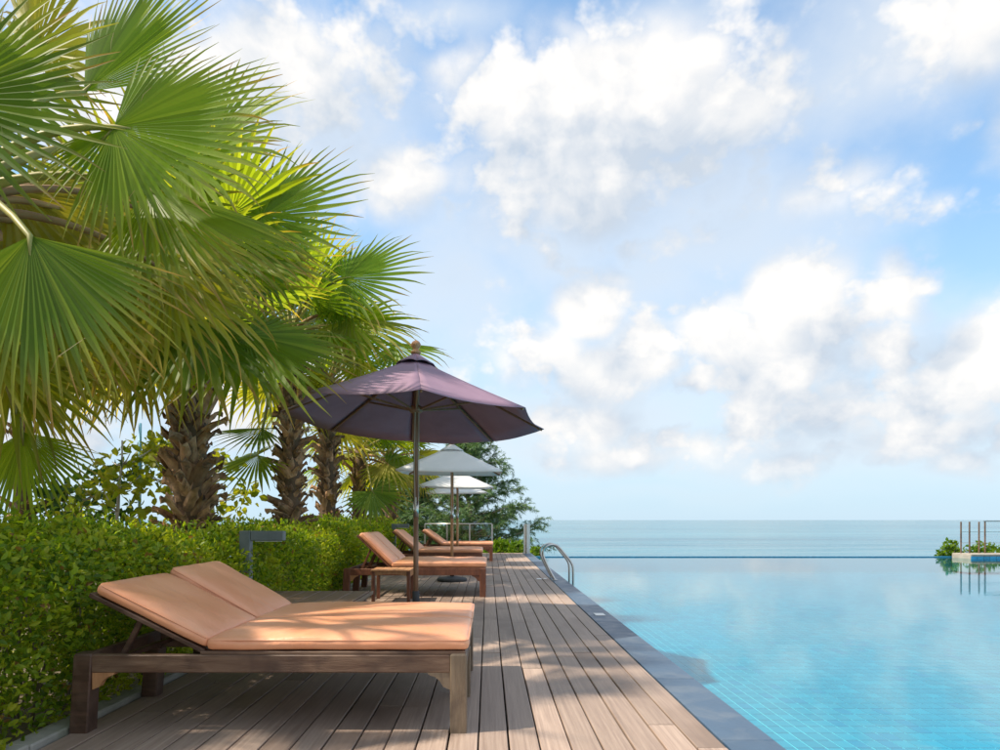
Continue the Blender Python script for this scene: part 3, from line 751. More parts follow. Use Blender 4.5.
make_umbrella((-.72, 15.3, 0), 4, 1.20, 1.83, 2.22, -math.pi / 4, (-.02, .03), 'white_cloth', 'open white square umbrella, middle one of the three white umbrellas', .26, 'teak', cap_r=.27, cap_h=.04, hubz=1.9, valance=.02, fin='red_wood')
make_umbrella((-.90, 19.2, 0), 4, 1.22, 1.86, 2.22, -math.pi / 4, (.01, .03), 'white_cloth', 'open white square umbrella closest to the glass railing', .26, 'teak', cap_r=.27, cap_h=.04, hubz=1.93, valance=.02, fin='red_wood')

# ------------------------------------------------------------------ bollard lights
def path_light(x, y, h, label):
    t = thing('path_light', label, 'lamp', (x, y, -.10), 0, 'grey path lights')
    b = MB(); b.box((0, 0, (h + .10) / 2), (.095, .075, h + .10), .006); b.build('post', 'grey_metal', t)
    b = MB(); b.box((.1955, 0, h + .10 - .044), (.29, .0745, .086), .006); b.build('arm', 'grey_metal', t)
    b = MB(); b.box((.20, 0, h + .0095), (.22, .05, .006), .001); b.build('lens', 'white_plate', t)
    b = MB(); b.box((0, 0, .006), (.17, .15, .012), .003); b.build('foot_plate', 'grey_metal', t)
path_light(-2.13, 5.72, .955, 'grey metal inverted-L path light beside low wooden table')
path_light(-2.10, 14.5, .965, 'small grey inverted-L path light behind the raised loungers')

# ------------------------------------------------------------------ pool ladder
t = thing('pool_ladder', 'bent stainless steel pool ladder handrails standing on slate coping', 'ladder', (1.15, 11.6, 0))
for dy in (-.27, .27):
    ctrl = [(.02, 0), (-.06, .14), (-.15, .33), (-.19, .45), (-.17, .54), (-.09, .605), (.01, .615), (.09, .57), (.20, .44), (.28, .34), (.325, .25), (.335, .15), (.335, -.05), (.335, -.45)]
    pts = []
    for i in range(len(ctrl) - 1):
        p0 = ctrl[max(0, i - 1)]; p1 = ctrl[i]; p2 = ctrl[i + 1]; p3 = ctrl[min(len(ctrl) - 1, i + 2)]
        for k in range(4):
            s = k / 4
            f = lambda a: .5 * ((2 * p1[a]) + (-p0[a] + p2[a]) * s + (2 * p0[a] - 5 * p1[a] + 4 * p2[a] - p3[a]) * s * s + (-p0[a] + 3 * p1[a] - 3 * p2[a] + p3[a]) * s ** 3)
            pts.append((f(0), dy, f(1)))
    pts.append((ctrl[-1][0], dy, ctrl[-1][1]))
    b = MB(); b.tube(pts, .021, 12); r_ = b.build('handrail', 'steel', t, smooth=True)
    b = MB(); b.lathe([(.045, 0), (.045, .006), (.03, .016), (.023, .02)], 16, (.02, dy, .002)); b.build('flange', 'steel', r_, smooth=True)
for z in (-.18, -.40):
    b = MB(); b.box((.345, 0, z), (.08, .52, .025), .004); b.build('tread', 'steel', t)

# white plates set into the coping and deck
for (x, y, w, d_, lab, cat) in ((1.235, 7.2, .11, .17, 'small white rectangular marker plate set in the slate coping', 'plate'), (.91, 11.55, .09, .16, 'white deck plate beside the pool ladder, larger of the pair', 'plate'), (1.02, 11.6, .06, .12, 'white deck plate beside the pool ladder, smaller of the pair', 'plate')):
    b = MB(); b.box((0, 0, .003), (w, d_, .006), .002); o = b.build('marker_plate', 'white_plate', None, loc=(x, y, .0015)); tag(o, lab, cat)

# ------------------------------------------------------------------ glass railing at the deck end
t = thing('glass_railing', 'frameless glass railing with steel posts at the end of the deck', 'railing', (0, 20.6, 0))
b = MB(); b.tube([(-2.0, 0, .93), (.13, 0, .93)], .016, 10); b.build('top_rail', 'steel', t, smooth=True)
for x in (-2.0, -1.3, -.58, .13):
    b = MB(); b.box((x, 0, .46), (.045, .03, .92), .003); b.build('post', 'steel', t)
for x0, x1 in ((-1.97, -1.33), (-1.27, -.61), (-.55, .10)):
    b = MB(); b.box(((x0 + x1) / 2, 0, .47), (x1 - x0, .012, .80), .002); b.build('glass_pane', 'glass', t)
t = thing('steel_post', 'thick brushed steel post at the corner of deck and pool', 'post', (1.21, 20.3, 0))
b = MB(); b.lathe([(.10, 0), (.10, .88), (.095, .895)], 20); b.build('shaft', 'steel', t, smooth=False)
b = MB(); b.lathe([(.108, .88), (.108, .905), (.09, .915)], 20); b.build('cap', 'steel', t)

# ------------------------------------------------------------------ terrace beyond the far right corner of the pool
t = struct(MB().build('pool_terrace', None)) if False else None
b = MB(); b.box((20.2, 18.83, -.20), (13.0, .74, .50), .01); ter = struct(b.build('pool_terrace', 'beige_stone'))
b = MB(); b.box((0, 0, 0), (.17, .016, .13), .003); sm = b.mesh('edge_tile')
for k in range(40): link('edge_tile', sm, 'pool_edge', ter, (13.8 + k * .18, 18.45, -.045))
b = MB(); b.box((0, 0, 0), (.59, .78, .03), .004); sm = b.mesh('paving_slab')
for k in range(20): link('paving_slab', sm, 'beige_stone', ter, (14.02 + k * .6, 18.825, .066))
t = thing('cable_railing', 'cable railing of thin grey posts on the far pool terrace', 'railing', (13.9, 19.0, .08))
px_ = [(961, 0), (969.5, 0), (979, 0), (985, 0), (1006, 0), (1028, 0), (1050, 0)]
X_ = [(p - VPX) * 19.0 / FPX - 13.9 for p, _ in px_]
for x in X_:
    b = MB(); b.box((x, 0, .46), (.034, .034, .92), .004); b.build('post', 'rail_wood', t)
for z in (.30, .62):
    b = MB(); b.tube([(X_[0], 0, z), (X_[-1], 0, z)], .008, 6); b.build('cable', 'steel', t)
b = MB(); b.box(((X_[3] + X_[-1]) / 2, 0, .935), (X_[-1] - X_[3] + .06, .06, .03), .004); b.build('top_rail', 'grey_metal', t)

# ------------------------------------------------------------------ foliage helpers
def leaf_cards(b, pts, rnd, s0, s1, up=.3, wr=.5):
    """folded pointed leaves: 6 vertices, 2 quads each side"""
    V, F = b.v, b.f
    for (p, nrm) in pts:
        s = rnd.uniform(s0, s1)
        d = Vector((rnd.gauss(0, 1), rnd.gauss(0, 1), rnd.gauss(up, 1))) + nrm * .9; d.normalize()
        n = Vector((rnd.gauss(0, .7), rnd.gauss(0, .7), rnd.gauss(.5, .7))) + nrm * .7
        y = n.cross(d)
        if y.length < 1e-4: continue
        y.normalize(); n = d.cross(y); w = s * wr * .5
        o = len(V)
        m1, m2 = p + d * s * .35, p + d * s * .72
        V += [tuple(p), tuple(m1 + y * w + n * w * .35), tuple(m1 - y * w + n * w * .35), tuple(m2 + y * w * .8 + n * w * .25 - n * s * .05), tuple(m2 - y * w * .8 + n * w * .25 - n * s * .05), tuple(p + d * s - n * s * .12), tuple(m1), tuple(m2 - n * s * .05)]
        F += [(o, o + 6, o + 1), (o, o + 2, o + 6), (o + 1, o + 6, o + 7, o + 3), (o + 6, o + 2, o + 4, o + 7), (o + 3, o + 7, o + 5), (o + 7, o + 4, o + 5)]

# ------------------------------------------------------------------ hedge
def hedge(y0, y1, label, seed, dens, s0, s1, hz0):
    rnd = random.Random(seed)
    t = thing('clipped_hedge', label, 'hedge', (-2.8, (y0 + y1) / 2, -.12), 0, 'hedges along the deck')
    ox, oy, oz = -2.8, (y0 + y1) / 2, -.12
    def face_x(y, z):
        base = -2.17 + .10 * math.exp(-((z - .62) / .4) ** 2)
        return base + .12 * mnoise.noise(Vector((y * 1.3, z * 1.7, 3.1))) + .05 * mnoise.noise(Vector((y * 4, z * 4.5, 9))) - max(0, z - .82) * .75
    def top_z(x, y):
        return hz0 + .085 * mnoise.noise(Vector((x * 1.2, y * .9, 5))) + .05 * mnoise.noise(Vector((x * 4, y * 4, 1))) - max(0, (x + 2.55)) * .25
    pts = []
    ln = y1 - y0
    for _ in range(int(ln * 1.05 * dens)):                    # deck side
        y = rnd.uniform(y0, y1); z = rnd.uniform(.0, 1.0) ; dep = rnd.expovariate(7.0)
        if mnoise.noise(Vector((y * 3.1, z * 3.1, 21))) < -.22 and rnd.random() < .75: dep += .16
        x = face_x(y, z) - dep
        if z > top_z(x, y) + .02: continue
        pts.append((Vector((x - ox, y - oy, z - oz)), Vector((.9, -.15, .25))))
    for _ in range(int(ln * 1.25 * dens * .8)):               # top
        y = rnd.uniform(y0, y1); x = rnd.uniform(-3.75, -2.2); dep = rnd.expovariate(12.0)
        z = top_z(x, y) - dep + (rnd.random() ** 5) * .16
        if x > face_x(y, z): continue
        pts.append((Vector((x - ox, y - oy, z - oz)), Vector((0, 0, 1))))
    for _ in range(int(ln * 1.3 * dens * .45)):               # inside and back
        y = rnd.uniform(y0, y1); x = rnd.uniform(-3.75, -2.4); z = rnd.uniform(.05, .95)
        pts.append((Vector((x - ox, y - oy, z - oz)), Vector((0, 0, .3))))
    for ye, sg in ((y0, -1), (y1, 1)):
        for _ in range(int(1.5 * dens * .6)):
            x = rnd.uniform(-3.7, -2.25); z = rnd.uniform(0, .97)
            pts.append((Vector((x - ox, ye + sg * .05 * mnoise.noise(Vector((x * 3, z * 3, 0))) - oy, z - oz)), Vector((0, sg, .2))))
    b = MB(); leaf_cards(b, pts, rnd, s0, s1)
    o = b.build('foliage', 'hedge', t, fixn=False); o['kind'] = 'stuff'
    b = MB()
    for _ in range(int(ln * 16)):
        y = rnd.uniform(y0 + .1, y1 - .1); x = rnd.uniform(-3.6, -2.32); p = Vector((x - ox, y - oy, .0)); pts_ = [p]
        for k in range(4):
            p = p + Vector((rnd.uniform(-.07, .08), rnd.uniform(-.07, .07), rnd.uniform(.19, .26))); pts_.append(p.copy())
        b.tube(pts_, [.011, .009, .007, .005, .003], 5)
    o = b.build('stems', 'bark', t); o['kind'] = 'stuff'
hedge(.9, 4.6, 'bright green clipped hedge with small leaves beside the low-set lounger', 3, 4200, .026, .056, .985)
hedge(4.6, 9.6, 'lower yellow-green clipped hedge behind the grey path light', 4, 2600, .034, .066, .90)
hedge(9.6, 17.5, 'yellow-green clipped hedge running behind the raised loungers to the far palms', 6, 1500, .045, .08, .965)

# ------------------------------------------------------------------ fan palms
def orth(a, n):
    n = n - a * n.dot(a)
    return n.normalized() if n.length > 1e-4 else a.orthogonal().normalized()
DOWN = Vector((0, 0, -1))
def frond_mb(axis, nrm, L, nseg, span, fuse, d0, d1, cup, rnd, K=8, threads=6):
    """fan blade: pleated segments joined near the hub, free and hanging towards the tips; hub at origin"""
    a = axis.normalized(); n = orth(a, nrm); s = n.cross(a)
    V, F, T = [], [], []
    dth = 2 * span / (nseg - 1)
    wind = Vector((rnd.gauss(0, .05), rnd.gauss(0, .05), 0))
    for i in range(nseg):
        th = -span + dth * i; q = abs(th) / span
        rad = a * math.cos(th) + s * math.sin(th) - n * cup * (math.sin(min(abs(th), math.pi / 2)) ** 2)
        rad.normalize(); tang = (-a * math.sin(th) + s * math.cos(th)); tang = (tang - rad * tang.dot(rad)).normalized()
        Li = L * (1 - .30 * q ** 1.8) * rnd.uniform(.88, 1.06)
        fz = fuse * rnd.uniform(.92, 1.1); p = rad * .012; d = rad.copy(); o0 = len(V)
        dd1 = d1 * rnd.uniform(.4, 1.8) + (rnd.uniform(.5, 1.4) if rnd.random() < .09 else 0); tw = rnd.gauss(0, .25); side = rnd.gauss(0, .16)
        for k in range(K + 1):
            t = k / K
            wf = math.tan(dth / 2) * fz * Li
            w = t * Li * math.tan(dth / 2) * 1.05 if t <= fz else wf * .9 * max(0.0, 1 - ((t - fz) / (1 - fz))) ** .95
            w = max(w, .0012)
            nl = d.cross(tang).normalized(); tg = tang
            if t > fz:
                g = (t - fz) / (1 - fz) * tw; tg = (tang * math.cos(g) + nl * math.sin(g)); nl = d.cross(tg).normalized()
            fold = w * (.55 if t < fz else .38)
            V += [tuple(p - tg * w), tuple(p - nl * fold), tuple(p + tg * w)]; T += [t, t, t]
            ext = max(0, t - fz) / (1 - fz)
            gk = d0 * t + dd1 * ext * (1.6 - ext)
            d = (d + DOWN * gk * (2.2 / K) + (tang * side + wind) * ext * .5).normalized()
            p = p + d * (Li / K)
        for k in range(K):
            o = o0 + k * 3
            F += [(o, o + 1, o + 4, o + 3), (o + 1, o + 2, o + 5, o + 4)]
        if threads and i % max(1, nseg // threads) == 2:     # loose fibres between the segments
            base = Vector(V[o0 + int(K * fz) * 3]); o = len(V); h = rnd.uniform(.10, .28); dx = Vector((rnd.gauss(0, .05), rnd.gauss(0, .05), 0))
            e = Vector((.0013, 0, 0))
            V += [tuple(base - e), tuple(base + e), tuple(base + dx + DOWN * h * .5 - e), tuple(base + dx + DOWN * h * .5 + e), tuple(base + dx * 1.4 + DOWN * h)]
            T += [.9] * 5; F += [(o, o + 1, o + 3, o + 2), (o + 2, o + 3, o + 4)]
    b = MB(); b.v = V; b.f = F; b.along = T
    return b

def add_frond(palm, org, crown, hub, axis, nrm, L, rnd, old=False, nseg=36, span=2.25, fuse=.52, d0=.05, d1=.5, cup=.25, K=8, arch=.25, pr=.017):
    """crown and hub in world metres; palm is the parent Empty at org"""
    b = frond_mb(axis, nrm, L, nseg, span, fuse, d0, d1, cup, rnd, K)
    o = b.build('frond', 'frond_old' if old else 'frond', palm, smooth=False, fixn=False, loc=tuple(hub - org))
    # stalk: a flattened arching bar from the crown into the blade
    c = crown - hub; q = []
    mid = c * .5 + Vector((0, 0, arch * c.length))
    N = 8
    for k in range(N + 1):
        s = k / N
        q.append(c * (1 - s) ** 2 + mid * 2 * s * (1 - s))
    q.append(axis.normalized() * .10 - orth(axis.normalized(), nrm) * .006)
    r = [pr * 1.9 - pr * 1.1 * (k / N) for k in range(N + 1)] + [pr * .35]
    b = MB(); b.tube(q, r, 6); b.build('petiole', 'petiole_old' if old else 'petiole', o, smooth=True)
    return o

def boot_mesh(seed):
    """split, upward-flaring stub of an old leaf stalk; local z up along the trunk, y outward"""
    rnd = random.Random(seed); b = MB(); V = []; F = []
    W, Ln = rnd.uniform(.085, .12), rnd.uniform(.15, .22); th = .016
    K, J = 5, 4
    for layer in (0, 1):
        for k in range(K + 1):
            t = k / K; w = W * (1 - .45 * t) * .5
            out = .01 + .10 * t ** 1.6 * rnd.uniform(.85, 1.15); z = Ln * t
            for j in range(J + 1):
                f = j / J * 2 - 1
                notch = .045 * (1 - abs(f)) if k == K else 0
                jag = rnd.uniform(-.012, .012) if k == K else 0
                curve = -.035 * f * f * (1 - .5 * t)
                V.append((f * w * 1.0, out + curve - layer * th * (1 - .4 * t) + rnd.uniform(-.003, .003), z - notch + jag))
    n = (K + 1) * (J + 1)
    for k in range(K):
        for j in range(J):
            a = k * (J + 1) + j
            F.append((a, a + 1, a + J + 2, a + J + 1)); F.append((n + a, n + a + J + 1, n + a + J + 2, n + a + 1))
    for k in range(K):
        a = k * (J + 1); F.append((a, a + J + 1, n + a + J + 1, n + a)); a += J; F.append((a, n + a, n + a + J + 1, a + J + 1))
    for j in range(J):
        a = K * (J + 1) + j; F.append((a, a + 1, n + a + 1, n + a))
    b.add(V, F); return b.mesh('leaf_base')
BOOTS = [boot_mesh(i) for i in range(6)]

def make_palm(x, y, zc, label, seed, nfr, rt=.15, boots=True, blade=1.05, pet=1.05, nseg=34, K=8, skirt=.4, lean=(0, 0), skip=None, elmax=78, elmin=-12, extra=(), green=1.0):
    rnd = random.Random(seed); gz = -.14
    t = thing('fan_palm', label, 'palm tree', (x, y, gz), 0, 'fan palms along the hedge'); org = Vector((x, y, gz)); t['seed'] = seed
    H = zc - gz
    b = MB(); n = 9; pts = []; rr = []
    for k in range(n):
        f = k / (n - 1); pts.append((lean[0] * f * f, lean[1] * f * f, H * f)); rr.append(rt * (1.12 - .16 * f) * (1 if k < n - 1 else .6))
    b.tube(pts, rr, 14); tr = b.build('trunk', 'trunk_core', t, smooth=True)
    cr = org + Vector(pts[-1])
    if boots:
        z = .35; k = 0
        while z < H - .05:
            f = z / H; r = rt * (1.12 - .16 * f) - .012
            a = k * 2.39996 + rnd.gauss(0, .12)
            o = link('leaf_base', BOOTS[rnd.randrange(6)], 'boot', tr, (lean[0] * f * f + r * math.cos(a), lean[1] * f * f + r * math.sin(a), z))
            s = rnd.uniform(.65, 1.5) ; o.scale = (s * rnd.uniform(.9, 1.4), s * rnd.uniform(.6, 1.4), s * rnd.uniform(.8, 1.2))
            o.rotation_euler = (rnd.gauss(-.17, .2), rnd.gauss(0, .42), a - math.pi / 2 + rnd.gauss(0, .15)); z += boots; k += 1
    for (hub, axis, nrm, kw) in extra:
        kw = dict(kw); L = kw.pop('L', blade)
        add_frond(t, org, cr + Vector((0, 0, -.05)), hub, Vector(axis), Vector(nrm), L, rnd, nseg=kw.pop('nseg', nseg), K=K, **kw)
    for k in range(nfr):
        f = (k + .5) / nfr
        az = k * 2.39996 + rnd.gauss(0, .2)
        el = R(elmax - (elmax - elmin) * f ** .85) + rnd.gauss(0, .07)
        if skip and skip(az, el): continue
        u = Vector((math.cos(az) * math.cos(el), math.sin(az) * math.cos(el), math.sin(el)))
        P_ = pet * rnd.uniform(.82, 1.1) * (.75 + .25 * math.cos(el))
        old = f > 1 - skirt
        sag = (.08 + .20 * f) * math.cos(el)
        hub = cr + Vector((0, 0, -.25 * f)) + u * P_ + DOWN * sag * P_
        ax = (u + DOWN * (sag * 1.5 + .35 * f)).normalized()
        nr = orth(ax, Vector((0, 0, 1)) + u * .3 + Vector((rnd.gauss(0, .35), rnd.gauss(0, .35), 0)))
        add_frond(t, org, cr + Vector((0, 0, -.25 * f - .02)), hub, ax, nr, blade * rnd.uniform(.85, 1.1), rnd, old=old and rnd.random() < .75, nseg=nseg, K=K,
                  d0=.04 + .12 * f, d1=.30 + 1.0 * f, cup=.15 + .4 * f, arch=.12 + .12 * f, fuse=.55 - .16 * f)
    return t
V3 = Vector
# nearest palm: trunk stands left of the view; its large leaves reach into it
ex0 = [
    (at(-62, 98, 3.15), (1, .05, .10), (.12, -1, .25), dict(L=.92, d0=.0, d1=.12, cup=.05, nseg=42)),
    (at(84, 92, 4.15), (.66, .0, .75), (-.30, -.9, .25), dict(L=1.12, d0=.0, d1=.04, cup=.05, span=.95, nseg=30, fuse=.62)),
    (at(114, 127, 3.55), (.96, -.12, -.12), (.05, -1, .32), dict(L=.98, d0=.04, d1=.22, cup=.12, nseg=42, span=1.75, fuse=.58)),
    (at(114, 128, 3.57), (-.55, -.2, -.75), (.0, -1, .3), dict(L=.55, d0=.1, d1=.9, cup=.3, nseg=14, span=.8)),
    (at(150, 191, 3.75), (.80, -.15, -.50), (.25, -.72, .65), dict(L=1.12, d0=.14, d1=.60, cup=.35, nseg=38, span=1.35)),
    (at(30, 236, 2.85), (.16, -.24, -.95), (.05, -.85, .25), dict(L=.90, d0=.10, d1=.35, cup=.22, nseg=40, span=1.30, fuse=.58)),
    (at(22, 432, 4.4), (.22, -.2, -.93), (.1, -1, .1), dict(L=.78, d0=.0, d1=.10, cup=.1, nseg=32, span=1.15)),
    (at(95, 225, 4.3), (.5, -.3, -.7), (.2, -.8, .5), dict(L=1.0, d0=.1, d1=.7, cup=.4, old=True)),
    (at(40, 290, 4.1), (.3, -.3, -.8), (.1, -.9, .4), dict(L=.9, d0=.12, d1=.8, cup=.4, old=True)),
    (at(120, 280, 4.6), (.4, -.1, -.85), (.2, -.9, .3), dict(L=.95, d0=.12, d1=.8, cup=.4, old=True)),
    (at(10, 190, 4.0), (.3, -.3, -.8), (.1, -.9, .4), dict(L=1.0, d0=.12, d1=.8, cup=.4, old=True)),
]
pr_ = random.Random(91)
for k in range(9):     # the crowded inner leaves of the same crown
    px, py, dd = pr_.uniform(-20, 185), pr_.uniform(40, 300), pr_.uniform(4.2, 5.2)
    if py < 110 and px > 110: px -= 90
    lo = (py - 40) / 260
    ex0.append((at(px, py, dd), (pr_.uniform(.1, .8), pr_.uniform(-.4, .2), .55 - 1.35 * lo + pr_.uniform(-.2, .2)), (pr_.uniform(-.2, .3), -.8, .5),
                dict(L=pr_.uniform(.85, 1.1), d0=.04 + .10 * lo, d1=.3 + .8 * lo, cup=.15 + .3 * lo, old=pr_.random() < .45, nseg=32, fuse=.50 - .1 * lo)))
for (px, py, dd) in ((12, 365, 4.4), (58, 350, 4.7), (-15, 330, 3.9), (95, 345, 5.0), (140, 335, 5.2)):
    ex0.append((at(px, py, dd), (pr_.uniform(-.2, .4), -.3, -.85), (.1, -.9, .3), dict(L=pr_.uniform(.72, .9), d0=.12, d1=.8, cup=.4, old=True, nseg=30, fuse=.42)))
make_palm(-3.05, 3.5, 2.75, 'large fan palm with broad glossy leaves over the near clipped hedge', 21, 20, boots=.05, blade=1.08, pet=1.0, nseg=36, skirt=.45, extra=ex0,
          skip=lambda az, el: math.cos(az) > .1 and math.sin(az) < .9)
ex1 = [
    (at(262, 216, 6.1), (.86, -.05, .42), (-.1, -.95, .45), dict(L=1.08, d0=.0, d1=.22, cup=.1, nseg=36)),
    (at(246, 334, 5.4), (.72, -.25, -.60), (.2, -.75, .6), dict(L=1.06, d0=.06, d1=.35, cup=.25, nseg=38)),
    (at(195, 322, 5.3), (.35, -.5, -.7), (.1, -.8, .6), dict(L=1.1, d0=.12, d1=.8, cup=.4)),
    (at(205, 250, 5.6), (.75, -.3, -.35), (.2, -.7, .7), dict(L=1.1, d0=.10, d1=.55, cup=.3)),
    (at(120, 330, 6.0), (-.3, -.4, -.7), (0, -.9, .4), dict(L=1.1, d0=.12, d1=.8, cup=.4, old=True)),
    (at(200, 150, 6.6), (.5, 0, .8), (-.3, -.9, .3), dict(L=1.1, d0=.0, d1=.15, cup=.1)),
]
make_palm(-2.98, 6.5, 3.35, 'fan palm with thick shaggy dark trunk behind the grey path light', 8, 25, rt=.145, boots=.0135, blade=1.0, pet=1.0, nseg=32, skirt=.45, extra=ex1, lean=(.02, 0), skip=lambda az, el: math.cos(az) > .4 and el < .45)
ex2 = [
    (at(345, 278, 9.3), (.95, -.1, .18), (-.05, -.9, .5), dict(L=1.25, d0=.02, d1=.25, cup=.15, nseg=36)),
    (at(350, 318, 9.2), (.85, -.2, -.25), (.2, -.6, .8), dict(L=1.25, d0=.08, d1=.5, cup=.3, old=True)),
    (at(262, 428, 9.6), (-.95, -.2, -.15), (0, -.4, .9), dict(L=.85, d0=.06, d1=.3, cup=.3)),
    (at(258, 455, 9.7), (-.8, -.2, -.45), (0, -.5, .8), dict(L=.85, d0=.06, d1=.3, cup=.3)),
]
make_palm(-2.98, 9.85, 3.95, 'fan palm with orange-brown shaggy trunk, the next one beyond the thickest', 33, 24, rt=.13, boots=.016, blade=1.08, pet=1.05, nseg=30, K=7, skirt=.4, extra=ex2)
ex3 = [(at(395, 345, 11.8), (.9, -.1, -.2), (.1, -.6, .8), dict(L=1.15, d0=.08, d1=.45, cup=.3))]
make_palm(-3.0, 12.2, 3.7, 'fan palm with dark brown shaggy trunk between two taller palms', 14, 21, rt=.13, boots=.018, blade=1.08, pet=1.0, nseg=28, K=7, skirt=.4, extra=ex3)
ex4 = [(at(372, 505 - 14, 13.6), (.55, -.4, -.55), (.2, -.9, .4), dict(L=.95, d0=.02, d1=.15, cup=.15)),
       (at(385, 465, 14.2), (.7, -.2, -.6), (.2, -.8, .5), dict(L=1.0, d0=.1, d1=.5, cup=.3))]
make_palm(-2.95, 14.9, 2.7, 'short young fan palm with low spreading leaves and yellow-brown base', 55, 22, rt=.15, boots=.05, blade=.95, pet=.95, nseg=26, K=6, skirt=.35, extra=ex4)
make_palm(-2.7, 18.0, 2.9, 'fan palm farthest along the hedge, close to the feathery evergreen', 61, 22, rt=.15, boots=.06, blade=1.0, pet=.95, nseg=24, K=6, skirt=.45)
make_palm(-6.3, 8.8, 4.1, 'fan palm set back from the hedge behind the thick shaggy trunk', 77, 16, rt=.10, boots=.08, blade=1.05, pet=1.0, nseg=26, K=6, skirt=.5)

# ------------------------------------------------------------------ feathery evergreen beyond the railing
def casuarina(x, y, z0, H, label, seed):
    rnd = random.Random(seed)
    t = thing('casuarina_tree', label, 'tree', (x, y, z0))
    b = MB(); pts = []; 
    for k in range(9): pts.append(Vector((.15 * math.sin(k * .7), .1 * math.cos(k), H * .93 * k / 8)))
    b.tube(pts, [.16 - .017 * k for k in range(9)], 9); tr = b.build('trunk', 'bark', t, smooth=True)
    lb = MB(); nb = MB(); V, F = nb.v, nb.f
    for i in range(92):
        f = .10 + .88 * (i + rnd.random()) / 92
        z = H * f * .95; az = i * 2.39996 + rnd.gauss(0, .3)
        ln = (2.75 * (1 - f ** 1.6) + .45) * rnd.uniform(.7, 1.15)
        if math.cos(az) > .3: ln *= 1.12
        el = R(8 + 42 * f) + rnd.gauss(0, .12)
        d = Vector((math.cos(az) * math.cos(el), math.sin(az) * math.cos(el), math.sin(el)))
        p = Vector((.15 * math.sin(f * 8 * .7), 0, z)); q = [p.copy()]; S = 9
        for s in range(S):
            d = (d + Vector((rnd.gauss(0, .09), rnd.gauss(0, .09), rnd.gauss(-.01, .07)))).normalized(); p = p + d * ln / S; q.append(p.copy())
        lb.tube(q, [.035 * (1 - s / (S + 1)) + .004 for s in range(S + 1)], 5)
        for s in range(2, S + 1):
            for _ in range(4):
                td = (d + Vector((rnd.gauss(0, .8), rnd.gauss(0, .8), rnd.gauss(.12, .5)))).normalized(); tl = rnd.uniform(.22, .55); bp = q[s] + (q[s - 1] - q[s]) * rnd.random()
                for c in range(38):
                    u = rnd.random(); c0 = bp + td * tl * u + DOWN * (.12 * u * u)
                    nd = (td * rnd.uniform(.4, 1.1) + Vector((rnd.gauss(0, .55), rnd.gauss(0, .55), rnd.gauss(-.05, .5)))).normalized(); l = rnd.uniform(.09, .20)
                    m_ = c0 + nd * l * .55; e = c0 + nd * l + DOWN * l * .28
                    w = nd.orthogonal().normalized() * rnd.uniform(.006, .011); o = len(V)
                    V += [tuple(c0 - w * .5), tuple(c0 + w * .5), tuple(m_ + w), tuple(m_ - w), tuple(e)]; F += [(o, o + 1, o + 2, o + 3), (o + 3, o + 2, o + 4)]
    lb.build('limbs', 'bark', tr, smooth=True)
    o = nb.build('crown', 'needle', t, fixn=False); o['kind'] = 'stuff'
casuarina(-.75, 26.0, -1.9, 6.7, 'dark feathery evergreen tree standing beyond the glass railing', 4)
casuarina(-3.3, 27.5, -2.1, 5.8, 'dark feathery evergreen half hidden behind the far fan palm', 9)

# ------------------------------------------------------------------ shrubs
def shrub(x, y, z, rx, ry, rz, n, s0, s1, label, seed, mat='shrub', group=None):
    rnd = random.Random(seed)
    t = thing('leafy_shrub', label, 'shrub', (x, y, z), 0, group)
    pts = []
    for _ in range(n):
        while True:
            v = Vector((rnd.uniform(-1, 1), rnd.uniform(-1, 1), rnd.uniform(0, 1)))
            if .45 < v.length < 1 + .18 * mnoise.noise(v * 3 + Vector((seed, 0, 0))): break
        pts.append((Vector((v.x * rx, v.y * ry, v.z * rz)), v.normalized()))
    b = MB(); leaf_cards(b, pts, rnd, s0, s1, wr=.6); o = b.build('foliage', mat, t, fixn=False); o['kind'] = 'stuff'
    b = MB()
    for k in range(7):
        a = k * 2.4; b.tube([(0, 0, -.02), (.35 * rx * math.cos(a), .35 * ry * math.sin(a), rz * .4), (.7 * rx * math.cos(a), .7 * ry * math.sin(a), rz * .7)], [.02, .014, .006], 5)
    b.build('stems', 'bark', t)
shrub(.35, 21.5, -.25, .55, .4, .62, 800, .10, .17, 'low yellow-green shrub just beyond the end of the deck', 2)
shrub(.95, 21.3, -.25, .42, .4, .58, 600, .10, .17, 'low yellow-green shrub beside the thick steel post', 3)
shrub(1.52, 20.9, -.2, .22, .3, .38, 250, .08, .13, 'tiny green shrub on the pool side of the steel post', 4)
shrub(13.92, 19.62, -.45, .36, .3, .88, 700, .09, .15, 'bushy yellow-green shrub at the near end of the far terrace', 5)
shrub(15.0, 19.65, -.4, .9, .3, .74, 800, .09, .15, 'low green shrub row behind the cable railing posts', 6)
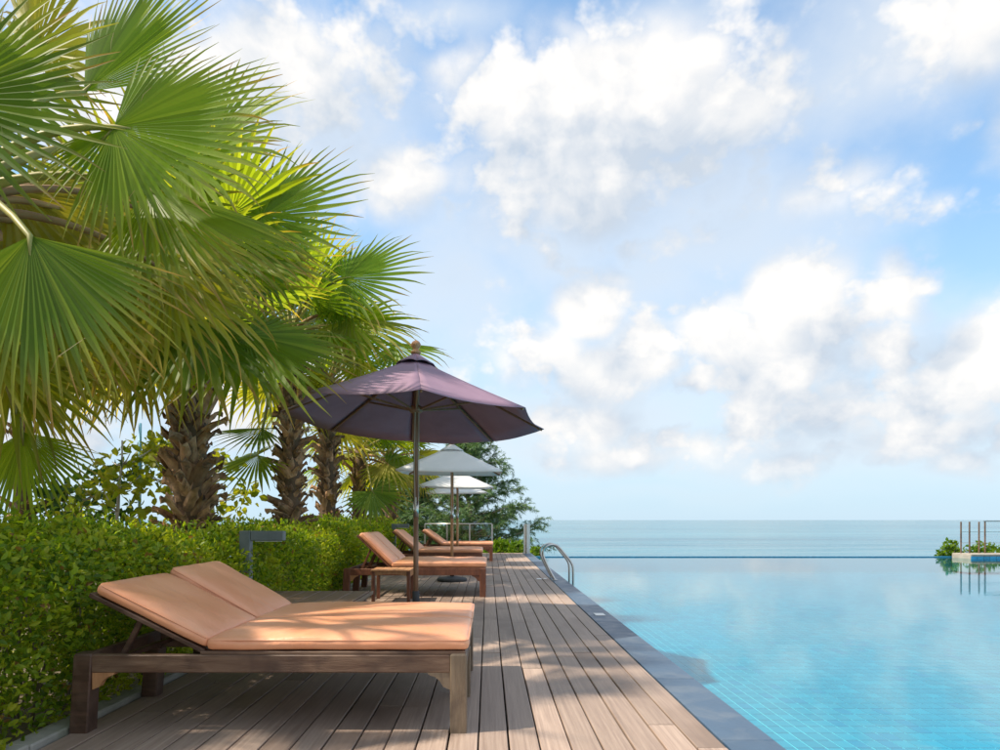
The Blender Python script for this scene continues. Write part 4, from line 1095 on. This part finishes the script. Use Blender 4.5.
shrub(16.6, 19.65, -.4, 1.0, .3, .78, 800, .09, .15, 'green shrub behind the cable railing top rail', 7)

def sapling(x, y, H, label, seed, mat='sapling', n=16, s=.15, bark='pale_bark'):
    rnd = random.Random(seed)
    t = thing('young_tree', label, 'tree', (x, y, -.15), 0, 'young trees behind the hedge')
    b = MB(); p = Vector((0, 0, 0)); pts = [p]
    for k in range(7): p = p + Vector((rnd.gauss(0, .04), rnd.gauss(0, .04), H / 7)); pts.append(p)
    b.tube(pts, [.045 - .005 * k for k in range(8)], 7); tr = b.build('trunk', bark, t, smooth=True)
    br = MB(); lv = []; 
    for k in range(n):
        f = rnd.uniform(.45, 1.0); q = pts[min(7, int(f * 7))]; a = k * 2.4; l = rnd.uniform(.25, .7)
        e = q + Vector((math.cos(a) * l, math.sin(a) * l, l * rnd.uniform(.1, .8))); br.tube([q, (q + e) / 2 + Vector((0, 0, -.03)), e], [.014, .010, .006], 5)
        for j in range(22):
            v = Vector((rnd.gauss(0, .10), rnd.gauss(0, .10), rnd.gauss(0, .09))); lv.append((e + v, v.normalized() if v.length else V3((0, 0, 1))))
    br.build('limbs', bark, tr, smooth=True)
    b = MB(); leaf_cards(b, lv, rnd, s * .7, s * 1.2, wr=.62); b.build('crown', mat, t, fixn=False)
sapling(-5.15, 8.9, 2.3, 'slim pale-trunked young tree with yellow leaf rosettes behind near hedge', 3, n=14)
sapling(-4.75, 9.6, 2.0, 'young tree with bright yellow leaves just left of the shaggy trunk', 4, n=12)
sapling(-5.75, 9.3, 1.7, 'young tree with dark green leaves below the yellow rosettes', 5, 'sapling_dark', 14)
sapling(-4.55, 10.9, 2.1, 'young tree with yellow leaves seen past the thickest palm trunk', 6, n=9, s=.16)
t = thing('slender_pole', 'slender light blue metal pole standing behind the near hedge', 'pole', (-5.05, 9.4, -.15))
b = MB(); b.tube([(0, 0, 0), (.02, 0, 2.6)], .022, 10); b.build('shaft', 'blue_paint', t, smooth=True)
b = MB(); b.lathe([(.04, 0), (.04, .03), (.022, .05)], 10); b.build('foot', 'blue_paint', t)
